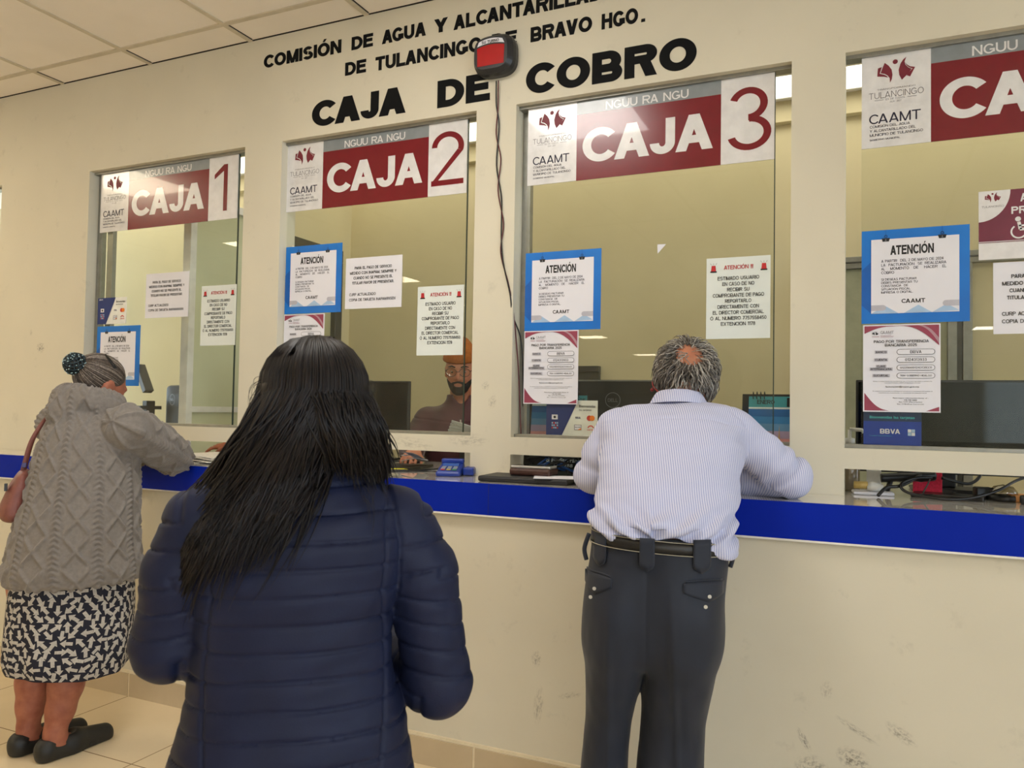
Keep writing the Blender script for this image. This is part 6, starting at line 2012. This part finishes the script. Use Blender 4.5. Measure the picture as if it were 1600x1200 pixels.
blob('jacket', f_kjacket, (-.32, -.45, .74), (.32, .18, 1.34), .006, mat('maroon_jacket_cloth', (78, 30, 38), .6, rgb2=(66, 24, 31), nscale=14, sheen=.2, bump=.2), kp, d_kjacket)
def f_ktee(g):
    return smax(loft(g, [(1.0, 0, 0, .15, .118), (1.20, 0, -.004, .12, .098), (1.235, 0, 0, .066, .070), (1.262, -.002, .0, .060, .060)]), -ell(g, (-.004, -.07, 1.29), (.05, .05, .045)), .006)
blob('undershirt', f_ktee, (-.17, -.14, .98), (.17, .14, 1.28), .007, mat('olive_undershirt', (92, 84, 62), .8), kp)
mb = MB(); mb.tube([(-.004, -.128, 1.188), (-.004, -.134, 1.16), (-.003, -.138, 1.12), (-.002, -.1385, 1.05)], .0042, 0, 6); mb.tube([(-.004, -.135, 1.175), (-.004, -.1395, 1.155)], .007, 0, 6)
mb.build('zipper', mat('zip_metal', (190, 186, 178), .35, metal=.5), kp, local=True)
def f_ktr(g):
    f = loft(g, [(.55, 0, 0, .165, .12), (.80, 0, 0, .165, .13)])
    for x in (-.088, .088): f = smin(f, chain(g, [(x, 0, .66), (x, 0, .40), (x, .01, .07)], [.10, .076, .062]), .03)
    return f
blob('trousers', f_ktr, (-.22, -.16, .02), (.22, .16, .84), .012, mat('dark_denim', (34, 38, 52), .8), kp)
# knit cap with a folded brim
def f_kcap(g):
    f = ell(g, KW((0, -.020, .062)), (.083, .102, .088), K_HR)
    f = smin(f, cap(g, KW((0, -.03, .10)), KW((0, -.06, .130)), .052, .040), .03)
    q = K_HR @ np.array((0, -.10, -1.0)); q = q / np.linalg.norm(q); c = KW((0, .02, .050))
    f = smax(f, (g.X - c[0]) * q[0] + (g.Y - c[1]) * q[1] + (g.Z - c[2]) * q[2], .006)
    br = ell(g, KW((0, -.018, .052)), (.087, .106, .088), K_HR)
    c2 = KW((0, .02, .098))
    br = smax(br, (g.X - c[0]) * q[0] + (g.Y - c[1]) * q[1] + (g.Z - c[2]) * q[2], .004)
    br = smax(br, -((g.X - c2[0]) * q[0] + (g.Y - c2[1]) * q[1] + (g.Z - c2[2]) * q[2]), .004)
    return smin(f, br, .003)
blob('knit_cap', f_kcap, K_HEAD - .15, K_HEAD + .19, .005, mat('orange_brown_knit', (166, 96, 34), .9, rgb2=(146, 80, 26), nscale=60, bump=.5, bscale=260), kp, lambda P, N: .0012 * np.sin(np.arctan2(P[:, 1] - K_HEAD[1], P[:, 0] - K_HEAD[0]) * 64))
# beard, moustache, brows
BK = mat('black_beard', (26, 20, 19), .7, rgb2=(44, 34, 30), nscale=90, bump=.6, bscale=300)
def f_beard(g):
    f = head_field(g, K_HEAD, K_HR, KS) - .0032
    p = [(g.X - K_HEAD[0]) * K_HR[0][i] + (g.Y - K_HEAD[1]) * K_HR[1][i] + (g.Z - K_HEAD[2]) * K_HR[2][i] for i in range(3)]
    lx, ly, lz = [v / KS for v in p]
    lim = -.060 + .8 * np.clip(np.abs(lx) - .030, 0, .06)                       # cheeks rise towards the ears
    f = smax(f, lz - lim, .006); f = smax(f, .004 - ly, .008)
    mouth = ell(g, KW((0, .094, -.0635)), (.021, .02, .0085), K_HR)
    f = smax(f, -mouth, .004)
    mo = smax(smax(head_field(g, K_HEAD, K_HR, KS) - .0045, np.abs(lz + .0475 + .25 * np.abs(lx)) - .0055, .003), np.abs(lx) - .033, .003)
    return smin(f, smax(mo, .05 - ly, .003), .003)
blob('beard', f_beard, K_HEAD - np.array((.10, .14, .14)), K_HEAD + np.array((.10, .05, .04)), .0036, BK, kp, lambda P, N: .0012 * vnoise(P, 300, 61))
for sg in (-1, 1):
    mb = MB(); mb.tube([tuple(KW((sg * .014, .090, .026))), tuple(KW((sg * .032, .091, .033))), tuple(KW((sg * .052, .078, .027)))], [.003, .0042, .002], 0, 6); mb.build('eyebrow', BK, kp, local=True)
    e = thing('eye', None, None); e.parent = kp
    mb = MB(); c = KW((sg * .031, .070, .004))
    for (r_, mi) in ((.0115, 0),):
        mb.lathe([(r_ * math.sin(a), -r_ * math.cos(a)) for a in np.linspace(.05, 3.09, 9)], tuple(c), mi, 14)
    bpy.data.objects.remove(e)
    mb.disc(0, 0, 0, 0) if False else None
    o = mb.build('eye', [mat('eye_white', (184, 170, 160), .3)], kp, smooth=True, local=True)
    mb = MB(); c2 = KW((sg * .031, .0805, .000)); mb.lathe([(.0006, -.005), (.0052, -.002), (.0052, .002), (.0006, .005)], tuple(c2), 0, 12); mb.build('iris', mat('dark_iris', (30, 20, 16), .2), o, smooth=True, local=True)
# thin-rimmed glasses
gl = MB()
for sg in (-1, 1):
    pts = [tuple(KW((sg * .034 + .027 * math.cos(a), .103 - .008 * abs(math.cos(a)), .002 + .021 * math.sin(a)))) for a in np.linspace(0, 2 * math.pi, 25)]
    gl.tube(pts, .0014, 0, 6)
    gl.tube([tuple(KW((sg * .061, .096, .008))), tuple(KW((sg * .079, .01, .012)))], .0016, 0, 6)
gl.tube([tuple(KW((-.008, .105, .006))), tuple(KW((.008, .105, .006)))], .0014, 0, 6)
go = gl.build('glasses', mat('glasses_rim', (60, 52, 46), .3, metal=.6), kp, local=True, smooth=True)
for sg in (-1, 1):
    mb = MB(); vs = [tuple(KW((sg * .034 + .026 * math.cos(a), .1025 - .008 * abs(math.cos(a)), .002 + .020 * math.sin(a)))) for a in np.linspace(0, 2 * math.pi, 24, endpoint=False)]
    mb.add(vs, [tuple(range(24))]); mb.build('lens', glass_mat('lens_glass', (240, 244, 242), .015), go, local=True)
# small slips of paper in his fingers
t = thing('receipt', 'small white receipts held in the fingers of the cashier under the CAJA 2 bar', 'paper', (-1.735, .155, CT + .02), .5)
for k in range(3):
    mb = MB(); n = 7; vs, fs = [], []
    for i in range(n):
        for j in range(2):
            u = -.055 + .11 * i / (n - 1); v = -.03 + .06 * j
            vs.append((u, v, .004 + .010 * k + .020 * math.sin(2.2 * i / (n - 1) + k * .8)))
    for i in range(n - 1): fs.append((2 * i, 2 * i + 2, 2 * i + 3, 2 * i + 1))
    mb.add(vs, fs); o = mb.build('slip', M_PAPER, t, local=True, smooth=True); o.rotation_euler = (0, .1, .4 * k)

# ---------------------------------------------------------------- the cashier of the first window, of whom only a hand shows under the bar
hp = thing('person', 'mostly hidden person in black sleeves, one brown hand showing under CAJA 1 bar', 'person', (-2.62, .62, 0), .25)
SK_H = skin_mat('brown_hand_skin', (166, 96, 62), (146, 80, 52))
H_HEAD = np.array((0, -.03, 1.30)); H_HR = rotm(math.pi + .3, -.3)
H_RA = [(-.15, 0, 1.06), (-.20, -.14, 1.0 + .05), (-.30, -.285, 1.040)]
H_LA = [(.15, 0, 1.06), (.18, -.09, 1.04), (.08, -.20, 1.035)]
def f_hbody(g):
    f = head_field(g, H_HEAD, H_HR, .93)
    f = smin(f, cap(g, (0, 0, 1.25), (0, .005, 1.12), .05, .055), .03)
    f = smin(f, loft(g, [(.70, 0, 0, .14, .11), (1.0, 0, 0, .145, .11), (1.06, 0, 0, .14, .09), (1.11, 0, 0, .06, .06)]), .03)
    for A in (H_RA, H_LA): f = smin(f, chain(g, A, [.045, .038, .026]), .02)
    f = smin(f, hand_field(g, H_RA[-1], (-.88, -.25, -.06), (-.1, -.2, 1), 1, .35, .95), .012)
    f = smin(f, hand_field(g, H_LA[-1], (-.5, -.7, 0), (0, 0, 1), -1, .3, .9), .012)
    for x in (-.08, .08):
        f = smin(f, chain(g, [(x, 0, .72), (x, 0, .42), (x, .01, .09)], [.085, .056, .042], .03), .03)
        f = smin(f, chain(g, [(x, .02, .045), (x, -.10, .035)], [.04, .034]), .03)
    return f
blob('body', f_hbody, (-.54, -.42, 0.0), (.30, .16, 1.44), .008, SK_H, hp)
def f_hjk(g):
    f = loft(g, [(.66, 0, 0, .165, .13), (1.0, 0, 0, .172, .13), (1.07, 0, 0, .15, .105), (1.12, 0, .0, .075, .072), (1.14, 0, 0, .066, .066)])
    for A in (H_RA, H_LA): f = smin(f, chain(g, A, [.062, .052, .038]), .03)
    return f
blob('jacket', f_hjk, (-.38, -.36, .60), (.29, .16, 1.17), .009, mat('black_jacket_cloth', (22, 21, 24), .75), hp)
blob('trousers', lambda g: smin(chain(g, [(-.08, 0, .66), (-.08, 0, .40), (-.08, .01, .07)], [.10, .072, .06]), chain(g, [(.08, 0, .66), (.08, 0, .40), (.08, .01, .07)], [.10, .072, .06]), .03), (-.20, -.14, .0), (.20, .14, .78), .012, mat('dark_denim', (34, 38, 52), .8), hp)
blob('hair', lambda g: smax(ell(g, H_HEAD + H_HR @ np.array((0, -.02, .034)), (.078, .097, .084), H_HR), -ell(g, H_HEAD + H_HR @ np.array((0, .10, -.02)), (.075, .07, .085)), .01), H_HEAD - .14, H_HEAD + .14, .008, BK, hp)
